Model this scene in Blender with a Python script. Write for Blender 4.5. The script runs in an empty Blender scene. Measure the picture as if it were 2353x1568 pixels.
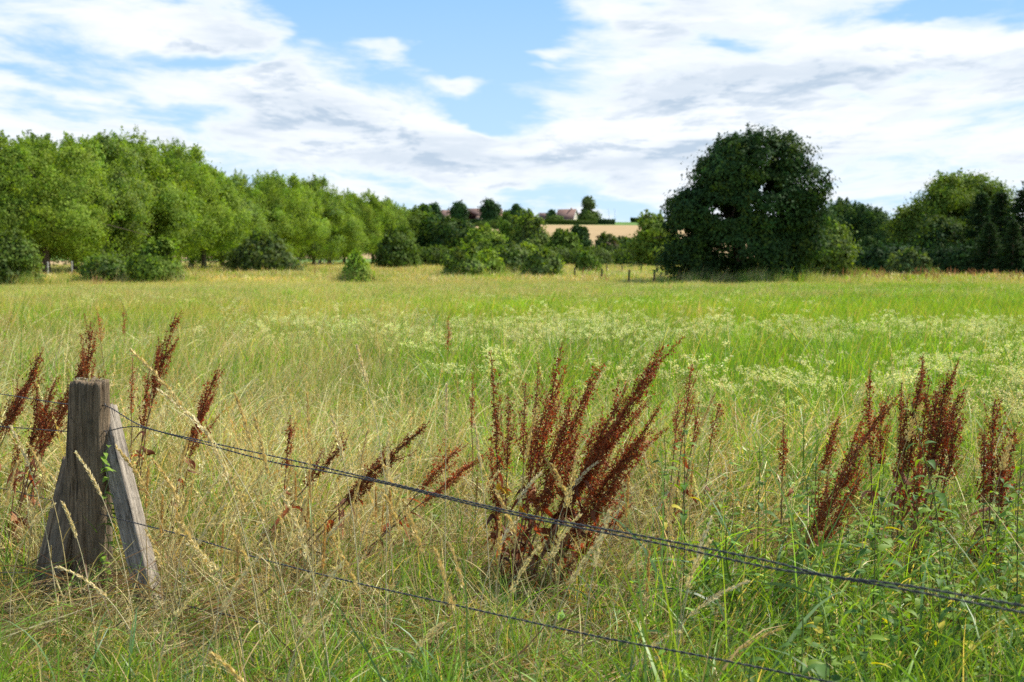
import bpy, math
import numpy as np
from mathutils import Vector, Matrix

sc = bpy.context.scene
R = math.radians

# ------------------------------------------------------------------ camera
CAM_H = 1.6
PITCH = R(3.726)
cam_d = bpy.data.cameras.new("camera")
cam = bpy.data.objects.new("camera", cam_d)
sc.collection.objects.link(cam)
cam.location = (0, 0, CAM_H)
cam.rotation_euler = (R(90) - PITCH, 0, 0)
cam_d.sensor_width = 22.3
cam_d.lens = 28.0
cam_d.clip_start = 0.05
cam_d.clip_end = 9000
cam_d.dof.use_dof = True
cam_d.dof.focus_distance = 5.8
cam_d.dof.aperture_fstop = 3.0
sc.camera = cam
FPX = 28.0 / 22.3 * 1024

# ------------------------------------------------------------------ render settings
sc.view_settings.view_transform = 'Standard'
sc.view_settings.look = 'None'
sc.view_settings.gamma = 1
sc.view_settings.exposure = 0.66
sc.render.film_transparent = False
cy = sc.cycles
cy.max_bounces = 6
cy.diffuse_bounces = 3
cy.glossy_bounces = 2
cy.transmission_bounces = 4
cy.transparent_max_bounces = 4
cy.caustics_reflective = False
cy.caustics_refractive = False
cy.use_denoising = False
cy.sample_clamp_indirect = 6

# ------------------------------------------------------------------ sun
SUN_EL = R(50)
SUN_AZ = math.atan2(0.83, 0.50)          # from +Y towards +X
sd = Vector((math.sin(SUN_AZ) * math.cos(SUN_EL), math.cos(SUN_AZ) * math.cos(SUN_EL), math.sin(SUN_EL)))
sun_d = bpy.data.lights.new("sun", 'SUN')
sun_d.energy = 5.0
sun_d.angle = R(0.53)
sun_d.color = (1.0, 0.955, 0.88)
sun = bpy.data.objects.new("sun", sun_d)
sc.collection.objects.link(sun)
sun.rotation_euler = sd.to_track_quat('Z', 'Y').to_euler()
sun.location = (30, 20, 60)

# ------------------------------------------------------------------ world: sky with clouds
world = bpy.data.worlds.new("World")
sc.world = world
world.use_nodes = True


class NT:
    def __init__(s, tree):
        s.t = tree
        s.n = tree.nodes
        s.l = tree.links

    def node(s, typ, inputs=None, **props):
        nd = s.n.new(typ)
        for k, v in props.items():
            setattr(nd, k, v)
        for k, v in (inputs or {}).items():
            s.set(nd.inputs[k], v)
        return nd

    def set(s, sock, v):
        if isinstance(v, bpy.types.NodeSocket):
            s.l.new(v, sock)
        elif v is not None:
            sock.default_value = v

    def m(s, op, a, b=None, c=None, clamp=False):
        nd = s.n.new('ShaderNodeMath')
        nd.operation = op
        nd.use_clamp = clamp
        s.set(nd.inputs[0], a)
        if b is not None: s.set(nd.inputs[1], b)
        if c is not None: s.set(nd.inputs[2], c)
        return nd.outputs[0]

    def vm(s, op, a, b=None, out=0):
        nd = s.n.new('ShaderNodeVectorMath')
        nd.operation = op
        s.set(nd.inputs[0], a)
        if b is not None: s.set(nd.inputs[1], b)
        return nd.outputs['Value'] if out else nd.outputs[0]

    def mr(s, v, a, b, c=0.0, d=1.0, smooth=False):
        nd = s.n.new('ShaderNodeMapRange')
        if smooth: nd.interpolation_type = 'SMOOTHSTEP'
        for i, q in enumerate((v, a, b, c, d)):
            s.set(nd.inputs[i], q)
        return nd.outputs[0]

    def noise(s, vec, scale, detail=4, rough=0.5, dist=0.0, dims='3D'):
        nd = s.n.new('ShaderNodeTexNoise')
        nd.noise_dimensions = dims
        s.set(nd.inputs['Vector'], vec)
        nd.inputs['Scale'].default_value = scale
        nd.inputs['Detail'].default_value = detail
        nd.inputs['Roughness'].default_value = rough
        nd.inputs['Distortion'].default_value = dist
        return nd.outputs[0]

    def mix(s, f, a, b, blend='MIX'):
        nd = s.n.new('ShaderNodeMix')
        nd.data_type = 'RGBA'
        nd.blend_type = blend
        s.set(nd.inputs[0], f)
        s.set(nd.inputs[6], a)
        s.set(nd.inputs[7], b)
        return nd.outputs[2]

    def xyz(s, x, y, z=0.0):
        nd = s.n.new('ShaderNodeCombineXYZ')
        s.set(nd.inputs[0], x); s.set(nd.inputs[1], y); s.set(nd.inputs[2], z)
        return nd.outputs[0]


W = NT(world.node_tree)
for n_ in list(W.n): W.n.remove(n_)
tc = W.node('ShaderNodeTexCoord')
sep = W.node('ShaderNodeSeparateXYZ', {0: tc.outputs['Generated']})
ay = W.m('MAXIMUM', W.m('ABSOLUTE', sep.outputs[1]), 0.12)
A = W.m('DIVIDE', sep.outputs[0], ay)
E = W.m('DIVIDE', sep.outputs[2], ay)
# coverage guides in sky direction (tangent of azimuth, tangent of elevation)
K = 1024 / 2353


def sky_ab(px, py):
    return (px * K - 512) / FPX, (257.5 - py * K) / FPX


WARP = W.noise(W.xyz(A, W.m('MULTIPLY', E, 2.0)), 9.0, 4, 0.6)
WARP2 = W.noise(W.xyz(A, W.m('MULTIPLY', E, 2.0), 5.3), 9.0, 4, 0.6)
AW = W.m('ADD', A, W.m('MULTIPLY', W.m('SUBTRACT', WARP, 0.5), 0.10))
EW = W.m('ADD', E, W.m('MULTIPLY', W.m('SUBTRACT', WARP2, 0.5), 0.05))
AE = W.xyz(AW, EW)
blobs = [  # cx, cy, rx, ry, angle(deg, screen clockwise), amp
    (1000, 95, 390, 140, 18, -1.05), (800, 50, 120, 65, 0, -0.7), (1150, 70, 200, 120, 0, -0.65),
    (560, 118, 190, 26, -8, -0.75), (400, 120, 90, 20, 0, -0.5), (520, 145, 110, 22, 0, -0.4),
    (160, 190, 150, 22, 8, -0.42), (430, 262, 150, 28, 8, -0.75), (170, 235, 200, 20, 6, -0.42),
    (1150, 262, 140, 42, 10, -0.85), (900, 130, 120, 30, 25, 0.55),
    (960, 448, 120, 16, 3, -0.5), (1190, 440, 90, 15, 0, -0.5), (500, 320, 60, 26, 40, -0.4),
    (2110, 22, 150, 26, -5, -0.75), (1700, 108, 90, 14, 10, -0.3), (1790, 142, 80, 15, 5, -0.42),
    (1930, 150, 80, 22, 15, -0.42), (2350, 55, 60, 20, 0, -0.4), (1480, 20, 60, 22, 0, -0.3),
    (1920, 235, 100, 12, 5, -0.4), (1400, 478, 160, 26, 0, -0.7), (1660, 425, 90, 12, 0, -0.3),
    (1050, 212, 75, 22, 4, 0.8), (1125, 168, 95, 12, 4, 0.5), (1250, 135, 100, 22, -4, 0.8),
    (1250, 172, 60, 14, 0, 0.5),
    (330, 45, 460, 62, 3, 0.5), (640, 190, 320, 70, 22, 0.5), (760, 300, 420, 100, 12, 0.65),
    (150, 300, 260, 40, 5, 0.5), (1900, 220, 620, 190, 0, 0.45), (1500, 300, 330, 120, 0, 0.5),
    (1450, 60, 160, 45, 20, 0.45), (1290, 330, 420, 60, 0, 0.45), (1120, 415, 120, 28, 0, 0.5), (880, 460, 220, 20, 0, 0.35)]
cov = None
for (cx, cy_, rx, ry, ang, amp) in blobs:
    a0, e0 = sky_ab(cx, cy_)
    mp = W.node('ShaderNodeMapping', {'Vector': AE}, vector_type='TEXTURE')
    mp.inputs['Location'].default_value = (a0, e0, 0)
    mp.inputs['Rotation'].default_value = (0, 0, R(-ang))
    mp.inputs['Scale'].default_value = (rx * K / FPX, ry * K / FPX, 1)
    d = W.vm('LENGTH', mp.outputs[0], out=1)
    g = W.mr(d, 1.35, 0.25, 0.0, amp, smooth=True)
    cov = g if cov is None else W.m('ADD', cov, g)


def cloud_field(a, e):
    # cloud sheet seen in perspective: features shrink towards the horizon
    den = W.m('ADD', W.m('MAXIMUM', e, 0.0), 0.075)
    p = W.xyz(W.m('DIVIDE', a, den), W.m('MULTIPLY', W.m('LOGARITHM', den, 2.718), 3.4))
    return W.noise(p, 1.7, 12, 0.62, 0.3)


f0 = cloud_field(A, E)
f1 = cloud_field(W.m('ADD', A, 0.006), W.m('ADD', E, 0.011))
cov = W.m('ADD', cov, W.mr(E, 0.24, 0.9, 0.0, -1.1, smooth=True))
cd = W.m('ADD', W.m('ADD', cov, W.m('MULTIPLY', W.m('SUBTRACT', f0, 0.5), 3.6)), 0.50)
mask = W.mr(cd, -0.2, 0.85, 0, 1, smooth=True)
under = W.mr(W.m('SUBTRACT', f1, f0), -0.03, 0.10, 0, 1, smooth=True)
den2 = W.m('ADD', W.m('MAXIMUM', E, 0.0), 0.085)
pg = W.xyz(W.m('DIVIDE', A, den2), W.m('MULTIPLY', W.m('LOGARITHM', den2, 2.718), 5.0), 3.1)
gray = W.mr(W.noise(pg, 1.25, 7, 0.58), 0.42, 0.66, 0, 1, smooth=True)
thick = W.mr(cd, 0.45, 1.15, 0, 1, smooth=True)
shade = W.m('ADD', W.m('MULTIPLY', W.m('MULTIPLY', gray, thick), 0.6), W.m('MULTIPLY', W.m('MULTIPLY', under, thick), 0.6), clamp=True)
cloud_col = W.mix(shade, (0.86, 0.90, 0.945, 1), (0.47, 0.575, 0.70, 1))
sky = W.node('ShaderNodeTexSky', sky_type='NISHITA')
sky.sun_disc = False
sky.sun_elevation = SUN_EL
sky.sun_rotation = SUN_AZ
sky.air_density = 1.0
sky.dust_density = 0.6
sky.ozone_density = 1.6
# clear air between the clouds: the physical sky, pulled towards the azure of the day near the horizon
azure = W.mix(W.mr(E, 0.0, 0.20), (0.51, 0.70, 0.86, 1), (0.26, 0.49, 0.90, 1))
skyc = W.mix(W.mr(E, 0.25, 1.2, 0.88, 0.3), W.mix(1.0, sky.outputs[0], (0.1, 0.1, 0.1, 1), 'MULTIPLY'), azure)
bg_s = W.node('ShaderNodeBackground', {'Color': skyc, 'Strength': 0.84})
bg_c = W.node('ShaderNodeBackground', {'Color': cloud_col, 'Strength': 0.74})
mxs = W.node('ShaderNodeMixShader', {0: mask, 1: bg_s.outputs[0], 2: bg_c.outputs[0]})
wo = W.node('ShaderNodeOutputWorld', {0: mxs.outputs[0]})
world.cycles.sampling_method = 'MANUAL'
world.cycles.sample_map_resolution = 512

# ------------------------------------------------------------------ helpers
rng = np.random.default_rng(7)
SP, CP = math.sin(PITCH), math.cos(PITCH)


def at(px, py, Y):
    """World point at forward distance Y that is seen at (px, py) of a 2353-wide view."""
    a = px * K - 512
    b = 341.0 - py * K
    d = Vector((a, FPX * CP + b * SP, -FPX * SP + b * CP))
    t = Y / d.y
    return Vector((d.x * t, Y, CAM_H + d.z * t))


def vnoise(x, y, s, seed=0):
    x = np.asarray(x, float) / s; y = np.asarray(y, float) / s
    xi = np.floor(x).astype(np.int64); yi = np.floor(y).astype(np.int64)
    fx = x - xi; fy = y - yi
    fx = fx * fx * (3 - 2 * fx); fy = fy * fy * (3 - 2 * fy)

    def h(i, j):
        v = np.sin(i * 127.1 + j * 311.7 + seed * 74.7) * 43758.5453
        return v - np.floor(v)
    return (h(xi, yi) * (1 - fx) + h(xi + 1, yi) * fx) * (1 - fy) + (h(xi, yi + 1) * (1 - fx) + h(xi + 1, yi + 1) * fx) * fy


def vnoise3(p, s, seed=0):
    a = vnoise(p[:, 0] + p[:, 2] * 0.37, p[:, 1], s, seed)
    b = vnoise(p[:, 1] + 13.1, p[:, 2] + p[:, 0] * 0.21, s, seed + 3)
    c = vnoise(p[:, 2] + 5.7, p[:, 0] + 3.3, s, seed + 5)
    return (a + b + c) / 3


def ss(t):
    t = np.clip(t, 0, 1)
    return t * t * (3 - 2 * t)


def T(x, y):
    """terrain height"""
    x = np.asarray(x, float); y = np.asarray(y, float)
    near = (vnoise(x, y, 3.1, 2) - 0.5) * 0.10 + (vnoise(x, y, 11, 4) - 0.5) * 0.14
    near = near * ss((y + 6) / 6) * (1 - ss((y - 120) / 60))
    t = np.clip((y - 290) / 60, 0, None)
    soft = np.where(t < 1, t * t / 2, t - 0.5) * 60
    top = 660 - 30
    hill = np.where(soft < top - 60, soft, top - 60 + 90 * (1 - np.exp(-np.clip(soft - top + 60, 0, None) / 90)))
    hill = hill * 0.0445 + (vnoise(x, y, 160, 9) - 0.5) * 1.0 * ss((y - 330) / 200)
    return near + hill


def Tz(x, y):
    return float(T(np.array([x]), np.array([y]))[0])


def ground_at(px, Y):
    x = (px * K - 512) / FPX * Y
    return Vector((x, Y, Tz(x, Y)))


# ---- geometry collector: quads, per-vertex colour
class Geo:
    def __init__(s):
        s.v = []; s.f = []; s.c = []; s.n = 0

    def add(s, v, f, c):
        v = np.asarray(v, np.float32).reshape(-1, 3)
        f = np.asarray(f, np.int64).reshape(-1, 4)
        c = np.asarray(c, np.float32)
        if c.ndim == 1: c = np.tile(c, (len(v), 1))
        s.v.append(v); s.f.append(f + s.n); s.c.append(c[:, :3]); s.n += len(v)

    def mesh(s, name, mat, smooth=False):
        me = bpy.data.meshes.new(name)
        v = np.concatenate(s.v); f = np.concatenate(s.f); c = np.concatenate(s.c)
        me.vertices.add(len(v)); me.vertices.foreach_set('co', v.ravel())
        me.loops.add(f.size); me.loops.foreach_set('vertex_index', f.ravel().astype(np.int32))
        me.polygons.add(len(f))
        me.polygons.foreach_set('loop_start', np.arange(0, f.size, 4, dtype=np.int32))
        me.polygons.foreach_set('loop_total', np.full(len(f), 4, np.int32))
        me.update(calc_edges=True)
        if smooth:
            me.polygons.foreach_set('use_smooth', np.ones(len(f), bool))
        at_ = me.color_attributes.new('Col', 'FLOAT_COLOR', 'POINT')
        cc = np.ones((len(v), 4), np.float32); cc[:, :3] = c
        at_.data.foreach_set('color', cc.ravel())
        me.materials.append(mat)
        return me


def nrm(v):
    return v / np.maximum(np.linalg.norm(v, axis=-1, keepdims=True), 1e-9)


def jit(c, n, amt=0.15, hue=0.06):
    c = np.asarray(c, float)
    b = 1 + rng.normal(0, amt, (n, 1))
    return np.clip(c * b * (1 + rng.normal(0, hue, (n, 3))), 0.003, 0.9)


def ribbons(g, base, az, L, phi0, phi1, w, S, col, tipcol=None, taper=0.8, twist=None, wroot=0.6):
    """n curved blades. base (n,3); phi0 angle from vertical at root; phi1 added by the tip."""
    n = len(base)
    pos = base.astype(float).copy()
    d_h = np.stack([np.cos(az), np.sin(az), 0 * az], 1)
    perp = np.stack([-np.sin(az), np.cos(az), 0 * az], 1)
    if twist is None: twist = rng.uniform(-1.2, 1.2, n)
    V = np.zeros((n, S + 1, 2, 3)); C = np.zeros((n, S + 1, 2, 3)); P = np.zeros((n, S + 1, 3)); TT = np.zeros((n, S + 1, 3))
    tw2 = rng.normal(0, 0.6, n)
    for i in range(S + 1):
        s = i / S
        phi = phi0 + phi1 * s ** 1.3
        tan = d_h * np.sin(phi)[:, None] + np.array([0, 0, 1.0]) * np.cos(phi)[:, None]
        nor = np.cross(perp, tan)
        tw = twist + tw2 * s
        side = perp * np.cos(tw)[:, None] + nor * np.sin(tw)[:, None]
        prof = (wroot + (1 - wroot) * min(1, s * 4)) * (1 - s ** 2) ** taper if i < S else 0.06
        ww = (w * prof * 0.5)[:, None]
        V[:, i, 0] = pos - side * ww; V[:, i, 1] = pos + side * ww
        cc = col if tipcol is None else col * (1 - s ** 2) + tipcol * s ** 2
        C[:, i, 0] = cc; C[:, i, 1] = cc
        P[:, i] = pos; TT[:, i] = tan
        pos = pos + tan * (L / S)[:, None]
    idx = np.arange(n * (S + 1) * 2).reshape(n, S + 1, 2)
    f = np.stack([idx[:, :-1, 0], idx[:, :-1, 1], idx[:, 1:, 1], idx[:, 1:, 0]], -1)
    g.add(V, f, C.reshape(-1, 3))
    return P, TT


def diamonds(g, pos, d, side, L, w, col, mid=0.4, fold=None):
    """n diamond shaped leaves from pos along d."""
    L = np.asarray(L).reshape(-1, 1); w = np.asarray(w).reshape(-1, 1)
    V = np.stack([pos, pos + d * L * mid + side * w / 2, pos + d * L, pos + d * L * mid - side * w / 2], 1)
    n = len(pos)
    f = np.arange(n * 4).reshape(n, 4)
    if col.ndim == 1: col = np.tile(col, (n, 1))
    g.add(V, f, np.repeat(col, 4, 0))


def rand_dir(n):
    return nrm(rng.normal(0, 1, (n, 3)))


def perp_of(d):
    r = rand_dir(len(d))
    return nrm(np.cross(d, r))


def tube(g, pts, rad, sides, col, cap=True, phase=0.0):
    pts = np.asarray([tuple(p) for p in pts], float); n = len(pts)
    rad = np.broadcast_to(np.asarray(rad, float), (n,))
    tan = np.gradient(pts, axis=0); tan = nrm(tan)
    ref = np.array([0, 0, 1.0]) if abs(tan[0, 2]) < 0.9 else np.array([1.0, 0, 0])
    u = nrm(np.cross(tan, ref)); v = np.cross(tan, u)
    a = np.arange(sides) / sides * 2 * np.pi + phase
    V = pts[:, None] + rad[:, None, None] * (u[:, None] * np.cos(a)[None, :, None] + v[:, None] * np.sin(a)[None, :, None])
    idx = np.arange(n * sides).reshape(n, sides)
    f = np.stack([idx[:-1], np.roll(idx[:-1], -1, 1), np.roll(idx[1:], -1, 1), idx[1:]], -1)
    c = np.asarray(col, float)
    g.add(V, f, c if c.ndim == 1 else np.repeat(c, sides, 0))


def box(g, lo, hi, col):
    x0, y0, z0 = lo; x1, y1, z1 = hi
    v = [(x0, y0, z0), (x1, y0, z0), (x1, y1, z0), (x0, y1, z0), (x0, y0, z1), (x1, y0, z1), (x1, y1, z1), (x0, y1, z1)]
    f = [(0, 3, 2, 1), (4, 5, 6, 7), (0, 1, 5, 4), (1, 2, 6, 5), (2, 3, 7, 6), (3, 0, 4, 7)]
    g.add(v, f, np.array(col))


COL = sc.collection


def tag(o, label=None, cat=None, group=None, kind=None):
    if label: o['label'] = label
    if cat: o['category'] = cat
    if group: o['group'] = group
    if kind: o['kind'] = kind
    return o


def obj(name, me, parent=None, link=True):
    o = bpy.data.objects.new(name, me)
    if link: COL.objects.link(o)
    if parent: o.parent = parent
    return o


def empty(name, loc=(0, 0, 0), rz=0.0, s=1.0):
    o = bpy.data.objects.new(name, None)
    o.empty_display_size = 0.2
    COL.objects.link(o)
    o.location = loc; o.rotation_euler = (0, 0, rz); o.scale = (s, s, s)
    return o


def copy_tree(o, parent=None):
    c = o.copy(); COL.objects.link(c)
    if parent is not None: c.parent = parent
    for ch in list(o.children): copy_tree(ch, c)
    return c


# ------------------------------------------------------------------ materials
def new_mat(name):
    m = bpy.data.materials.new(name); m.use_nodes = True
    n = NT(m.node_tree)
    for q in list(n.n): n.n.remove(q)
    out = n.node('ShaderNodeOutputMaterial')
    return m, n, out


def leaf_mat(name, transl=0.45, rough=0.5, spec=0.3, tint=False, tcol=(1.0, 1.05, 0.45), gain=1.0):
    m, n, out = new_mat(name)
    col = n.node('ShaderNodeVertexColor', layer_name='Col').outputs[0]
    if tint:
        ti = n.node('ShaderNodeAttribute', attribute_name='tint', attribute_type='INSTANCER')
        col = n.mix(1.0, col, ti.outputs['Color'], 'MULTIPLY')
    if gain != 1.0:
        col = n.mix(1.0, col, (gain, gain, gain, 1), 'MULTIPLY')
    p = n.node('ShaderNodeBsdfPrincipled', {'Base Color': col, 'Roughness': rough, 'Specular IOR Level': spec})
    tcn = n.mix(1.0, col, (*tcol, 1), 'MULTIPLY')
    t = n.node('ShaderNodeBsdfTranslucent', {'Color': tcn})
    mx = n.node('ShaderNodeMixShader', {0: transl, 1: p.outputs[0], 2: t.outputs[0]})
    n.l.new(mx.outputs[0], out.inputs[0])
    return m


def solid_mat(name, col=None, rough=0.7, nscale=8.0, amt=0.25, bump=0.2, spec=0.3, metallic=0.0, vcol=False, stretch=(1, 1, 1)):
    m, n, out = new_mat(name)
    t = n.node('ShaderNodeTexCoord')
    mp = n.node('ShaderNodeMapping', {'Vector': t.outputs['Object'], 'Scale': stretch})
    nz = n.noise(mp.outputs[0], nscale, 6, 0.6)
    base = n.node('ShaderNodeVertexColor', layer_name='Col').outputs[0] if vcol else (*col, 1)
    k = n.mr(nz, 0.3, 0.7, 1 - amt, 1 + amt)
    c = n.mix(1.0, base, n.xyz(k, k, k), 'MULTIPLY')
    b = n.node('ShaderNodeBump', {'Height': nz, 'Strength': bump, 'Distance': 0.02})
    p = n.node('ShaderNodeBsdfPrincipled', {'Base Color': c, 'Roughness': rough, 'Specular IOR Level': spec, 'Metallic': metallic, 'Normal': b.outputs[0]})
    n.l.new(p.outputs[0], out.inputs[0])
    return m


M_grass = leaf_mat('grass_blades', 0.4, 0.42, 0.25, tint=True, tcol=(1.05, 1.08, 0.32), gain=1.08)
M_straw = leaf_mat('straw', 0.32, 0.5, 0.2, tint=True, tcol=(1.08, 1.0, 0.6), gain=1.08)
M_flower = leaf_mat('cream_petals', 0.35, 0.7, 0.1, tint=True, tcol=(1, 1, .8))
M_leaf = leaf_mat('tree_leaves', 0.36, 0.7, 0.06, tcol=(1.15, 1.25, 0.25))
M_leafdark = leaf_mat('dark_tree_leaves', 0.2, 0.7, 0.05, tcol=(1.0, 1.2, 0.3))
M_weed = leaf_mat('weed_leaves', 0.38, 0.55, 0.15, tcol=(1.25, 1.3, 0.15))
M_dock = leaf_mat('dock_seeds', 0.3, 0.6, 0.2, tcol=(1.3, 0.5, 0.3))
M_stalk = leaf_mat('grass_stalk_straw', 0.22, 0.5, 0.3, tcol=(1.05, 0.95, 0.55))
M_bark = solid_mat('bark', vcol=True, rough=0.9, nscale=6, amt=0.35, bump=0.6, stretch=(1, 1, .3))
M_stem = solid_mat('plant_stem', vcol=True, rough=0.6, nscale=40, amt=0.2, bump=0.1)


def ground_material():
    m, n, out = new_mat('meadow_ground')
    g = n.node('ShaderNodeNewGeometry').outputs['Position']
    big = n.noise(g, 0.035, 4, 0.55)
    mid = n.noise(g, 0.33, 5, 0.6)
    fine = n.noise(g, 9.0, 8, 0.7)
    straw = n.mix(n.mr(fine, 0.35, 0.65), (0.22, 0.165, 0.065, 1), (0.42, 0.34, 0.15, 1))
    green = n.mix(n.mr(fine, 0.3, 0.7), (0.09, 0.13, 0.025, 1), (0.24, 0.31, 0.06, 1))
    f = n.mr(n.m('ADD', n.m('MULTIPLY', big, 0.6), n.m('MULTIPLY', mid, 0.4)), 0.42, 0.6, 0, 1, smooth=True)
    c = n.mix(f, green, straw)
    sx = n.node('ShaderNodeSeparateXYZ', {0: g})
    thatch = n.mix(n.mr(fine, 0.35, 0.65), (0.05, 0.035, 0.018, 1), (0.14, 0.10, 0.05, 1))
    c = n.mix(n.mr(sx.outputs[1], 14, 6, 0, 0.85, smooth=True), c, thatch)
    # crops over the hill
    crop = n.mix(n.mr(big, 0.4, 0.6), (0.09, 0.17, 0.035, 1), (0.14, 0.22, 0.05, 1))
    c = n.mix(n.mr(sx.outputs[1], 300, 320), c, crop)
    b = n.node('ShaderNodeBump', {'Height': fine, 'Strength': 0.8, 'Distance': 0.06})
    p = n.node('ShaderNodeBsdfPrincipled', {'Base Color': c, 'Roughness': 0.95, 'Specular IOR Level': 0.1, 'Normal': b.outputs[0]})
    n.l.new(p.outputs[0], out.inputs[0])
    return m


def wheat_material():
    m, n, out = new_mat('ripe_wheat')
    g = n.node('ShaderNodeNewGeometry').outputs['Position']
    w = n.node('ShaderNodeTexWave', {'Vector': g, 'Scale': 0.09, 'Distortion': 2.0, 'Detail': 3}, bands_direction='X')
    nz = n.noise(g, 0.05, 5, 0.6)
    fine = n.noise(g, 2.0, 5, 0.7)
    c = n.mix(n.mr(nz, 0.35, 0.65), (0.33, 0.225, 0.11, 1), (0.43, 0.30, 0.15, 1))
    c = n.mix(n.mr(w.outputs[1], 0.85, 1.0, 0, 0.3), c, (0.34, 0.24, 0.12, 1))
    c = n.mix(n.mr(fine, 0.3, 0.7, 0, 0.35), c, (0.3, 0.22, 0.1, 1))
    p = n.node('ShaderNodeBsdfPrincipled', {'Base Color': c, 'Roughness': 0.95, 'Specular IOR Level': 0.1})
    n.l.new(p.outputs[0], out.inputs[0])
    return m


# ------------------------------------------------------------------ ground and fields
def grid(name, xs, ys, mat, off=0.0, zf=T):
    X, Y = np.meshgrid(xs, ys)
    Z = zf(X.ravel(), Y.ravel()).reshape(X.shape) + off
    g = Geo()
    idx = np.arange(X.size).reshape(X.shape)
    f = np.stack([idx[:-1, :-1], idx[:-1, 1:], idx[1:, 1:], idx[1:, :-1]], -1)
    g.add(np.stack([X, Y, Z], -1), f, np.array([.2, .2, .1]))
    return obj(name, g.mesh(name, mat, True))


def spaced(a, b, n, p=3.0):
    t = np.linspace(-1, 1, n)
    s = np.sign(t) * np.abs(t) ** p
    return (a + b) / 2 + s * (b - a) / 2


ys = np.concatenate([np.linspace(-60, -2, 20), np.linspace(-1.5, 40, 140), np.linspace(42, 300, 90), np.linspace(306, 1100, 110), np.linspace(1150, 6000, 30)])
ground = grid('ground', spaced(-3500, 3500, 281, 3.2), ys, ground_material())
tag(ground, kind='structure')
M_wheat = wheat_material()
wf = grid('wheat_field', np.linspace(-120, 320, 60), np.linspace(345, 800, 90), M_wheat, 0.12)
tag(wf, kind='structure')
wf2 = grid('wheat_field_behind_trees', np.linspace(-420, -64, 50), np.linspace(125, 330, 60), M_wheat, 0.12)
tag(wf2, kind='structure')

# ------------------------------------------------------------------ tuft library (sources of the grass scatter, linked to no scene collection)
LIB = bpy.data.collections.new('grass_library')
G_GREEN = np.array([0.16, 0.28, 0.035])
G_FRESH = np.array([0.27, 0.40, 0.045])
G_BLUE = np.array([0.12, 0.21, 0.07])
G_STRAW = np.array([0.54, 0.425, 0.165])
G_PALE = np.array([0.66, 0.56, 0.28])
G_BROWN = np.array([0.26, 0.155, 0.07])
G_ORANGE = np.array([0.45, 0.24, 0.07])


def pick_cols(n, cols, p, amt=0.16):
    i = rng.choice(len(cols), n, p=np.array(p) / sum(p))
    return np.clip(np.array(cols)[i] * (1 + rng.normal(0, amt, (n, 1))) * (1 + rng.normal(0, .05, (n, 3))), 0.01, 0.85)


def disk(n, r):
    a = rng.uniform(0, 2 * np.pi, n); q = r * np.sqrt(rng.uniform(0, 1, n))
    return np.stack([q * np.cos(a), q * np.sin(a), np.full(n, -0.02)], 1)


def seed_heads(g, P, TT, k0, nsp, L, w, col, spread=0.35, width=0.0):
    """spikelets along spine from ring k0 to the tip of every stem."""
    n, S1, _ = P.shape
    t = rng.uniform(0, 1, (n, nsp))
    s = k0 + t * (S1 - 1 - k0 - 0.001)
    i = s.astype(int); fr = (s - i)[..., None]
    ar = np.arange(n)[:, None]
    pos = P[ar, i] * (1 - fr) + P[ar, np.minimum(i + 1, S1 - 1)] * fr
    d = TT[ar, i]
    pos = pos.reshape(-1, 3); d = d.reshape(-1, 3)
    o = perp_of(d)
    tt = (1 - t.reshape(-1, 1)) * 0.8 + 0.2
    dd = nrm(d + o * rng.uniform(0.2, 1, (len(d), 1)) * spread * 2)
    pos = pos + o * width * tt * rng.uniform(0, 1, (len(d), 1)) + d * 0
    c = np.repeat(col, nsp, 0) * (1 + rng.normal(0, .13, (n * nsp, 1)))
    diamonds(g, pos, dd, perp_of(dd), L * rng.uniform(.7, 1.3, len(d)), w * rng.uniform(.7, 1.3, len(d)), np.clip(c, .01, .9))


def lib_add(name, g, mat):
    o = obj(name, g.mesh(name, mat), link=False)
    LIB.objects.link(o)


def ubias(n, bias=0.5):
    """azimuths mostly random, some leaning towards +X (wind)"""
    a = rng.uniform(-np.pi, np.pi, n)
    k = rng.uniform(0, 1, n) < bias
    a[k] = rng.normal(0.0, 0.7, k.sum())
    return a


lib_names = {}


def variants(prefix, count, fn, mat):
    ids = []
    for i in range(count):
        g = Geo(); fn(g)
        nm = f"a{len(lib_names):03d}_{prefix}"
        lib_names[nm] = len(lib_names)
        ids.append(lib_names[nm])
        lib_add(nm, g, mat)
    return ids


def f_green(g, n=34, r=0.11, h=0.34, w=0.0068, S=5):
    ribbons(g, disk(n, r), ubias(n, .3), np.abs(rng.normal(h, h * .3, n)) + .06, rng.uniform(0.0, .45, n), rng.uniform(0.2, 1.9, n),
            rng.uniform(.6, 1.4, n) * w, S, c := pick_cols(n, [G_GREEN, G_FRESH, G_BLUE, G_STRAW], [5, 4, 2, 1.4]),
            tipcol=c * np.array([1.15, 1.0, .9]))


def f_broad(g, n=13, r=0.08, h=0.5, w=0.013):
    ribbons(g, disk(n, r), ubias(n, .3), np.abs(rng.normal(h, h * .25, n)) + .08, rng.uniform(0.05, .5, n), rng.uniform(.8, 2.5, n),
            rng.uniform(.7, 1.3, n) * w, 9, pick_cols(n, [G_GREEN * .9, G_FRESH * .8, G_BLUE], [5, 1.5, 5]))


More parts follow.
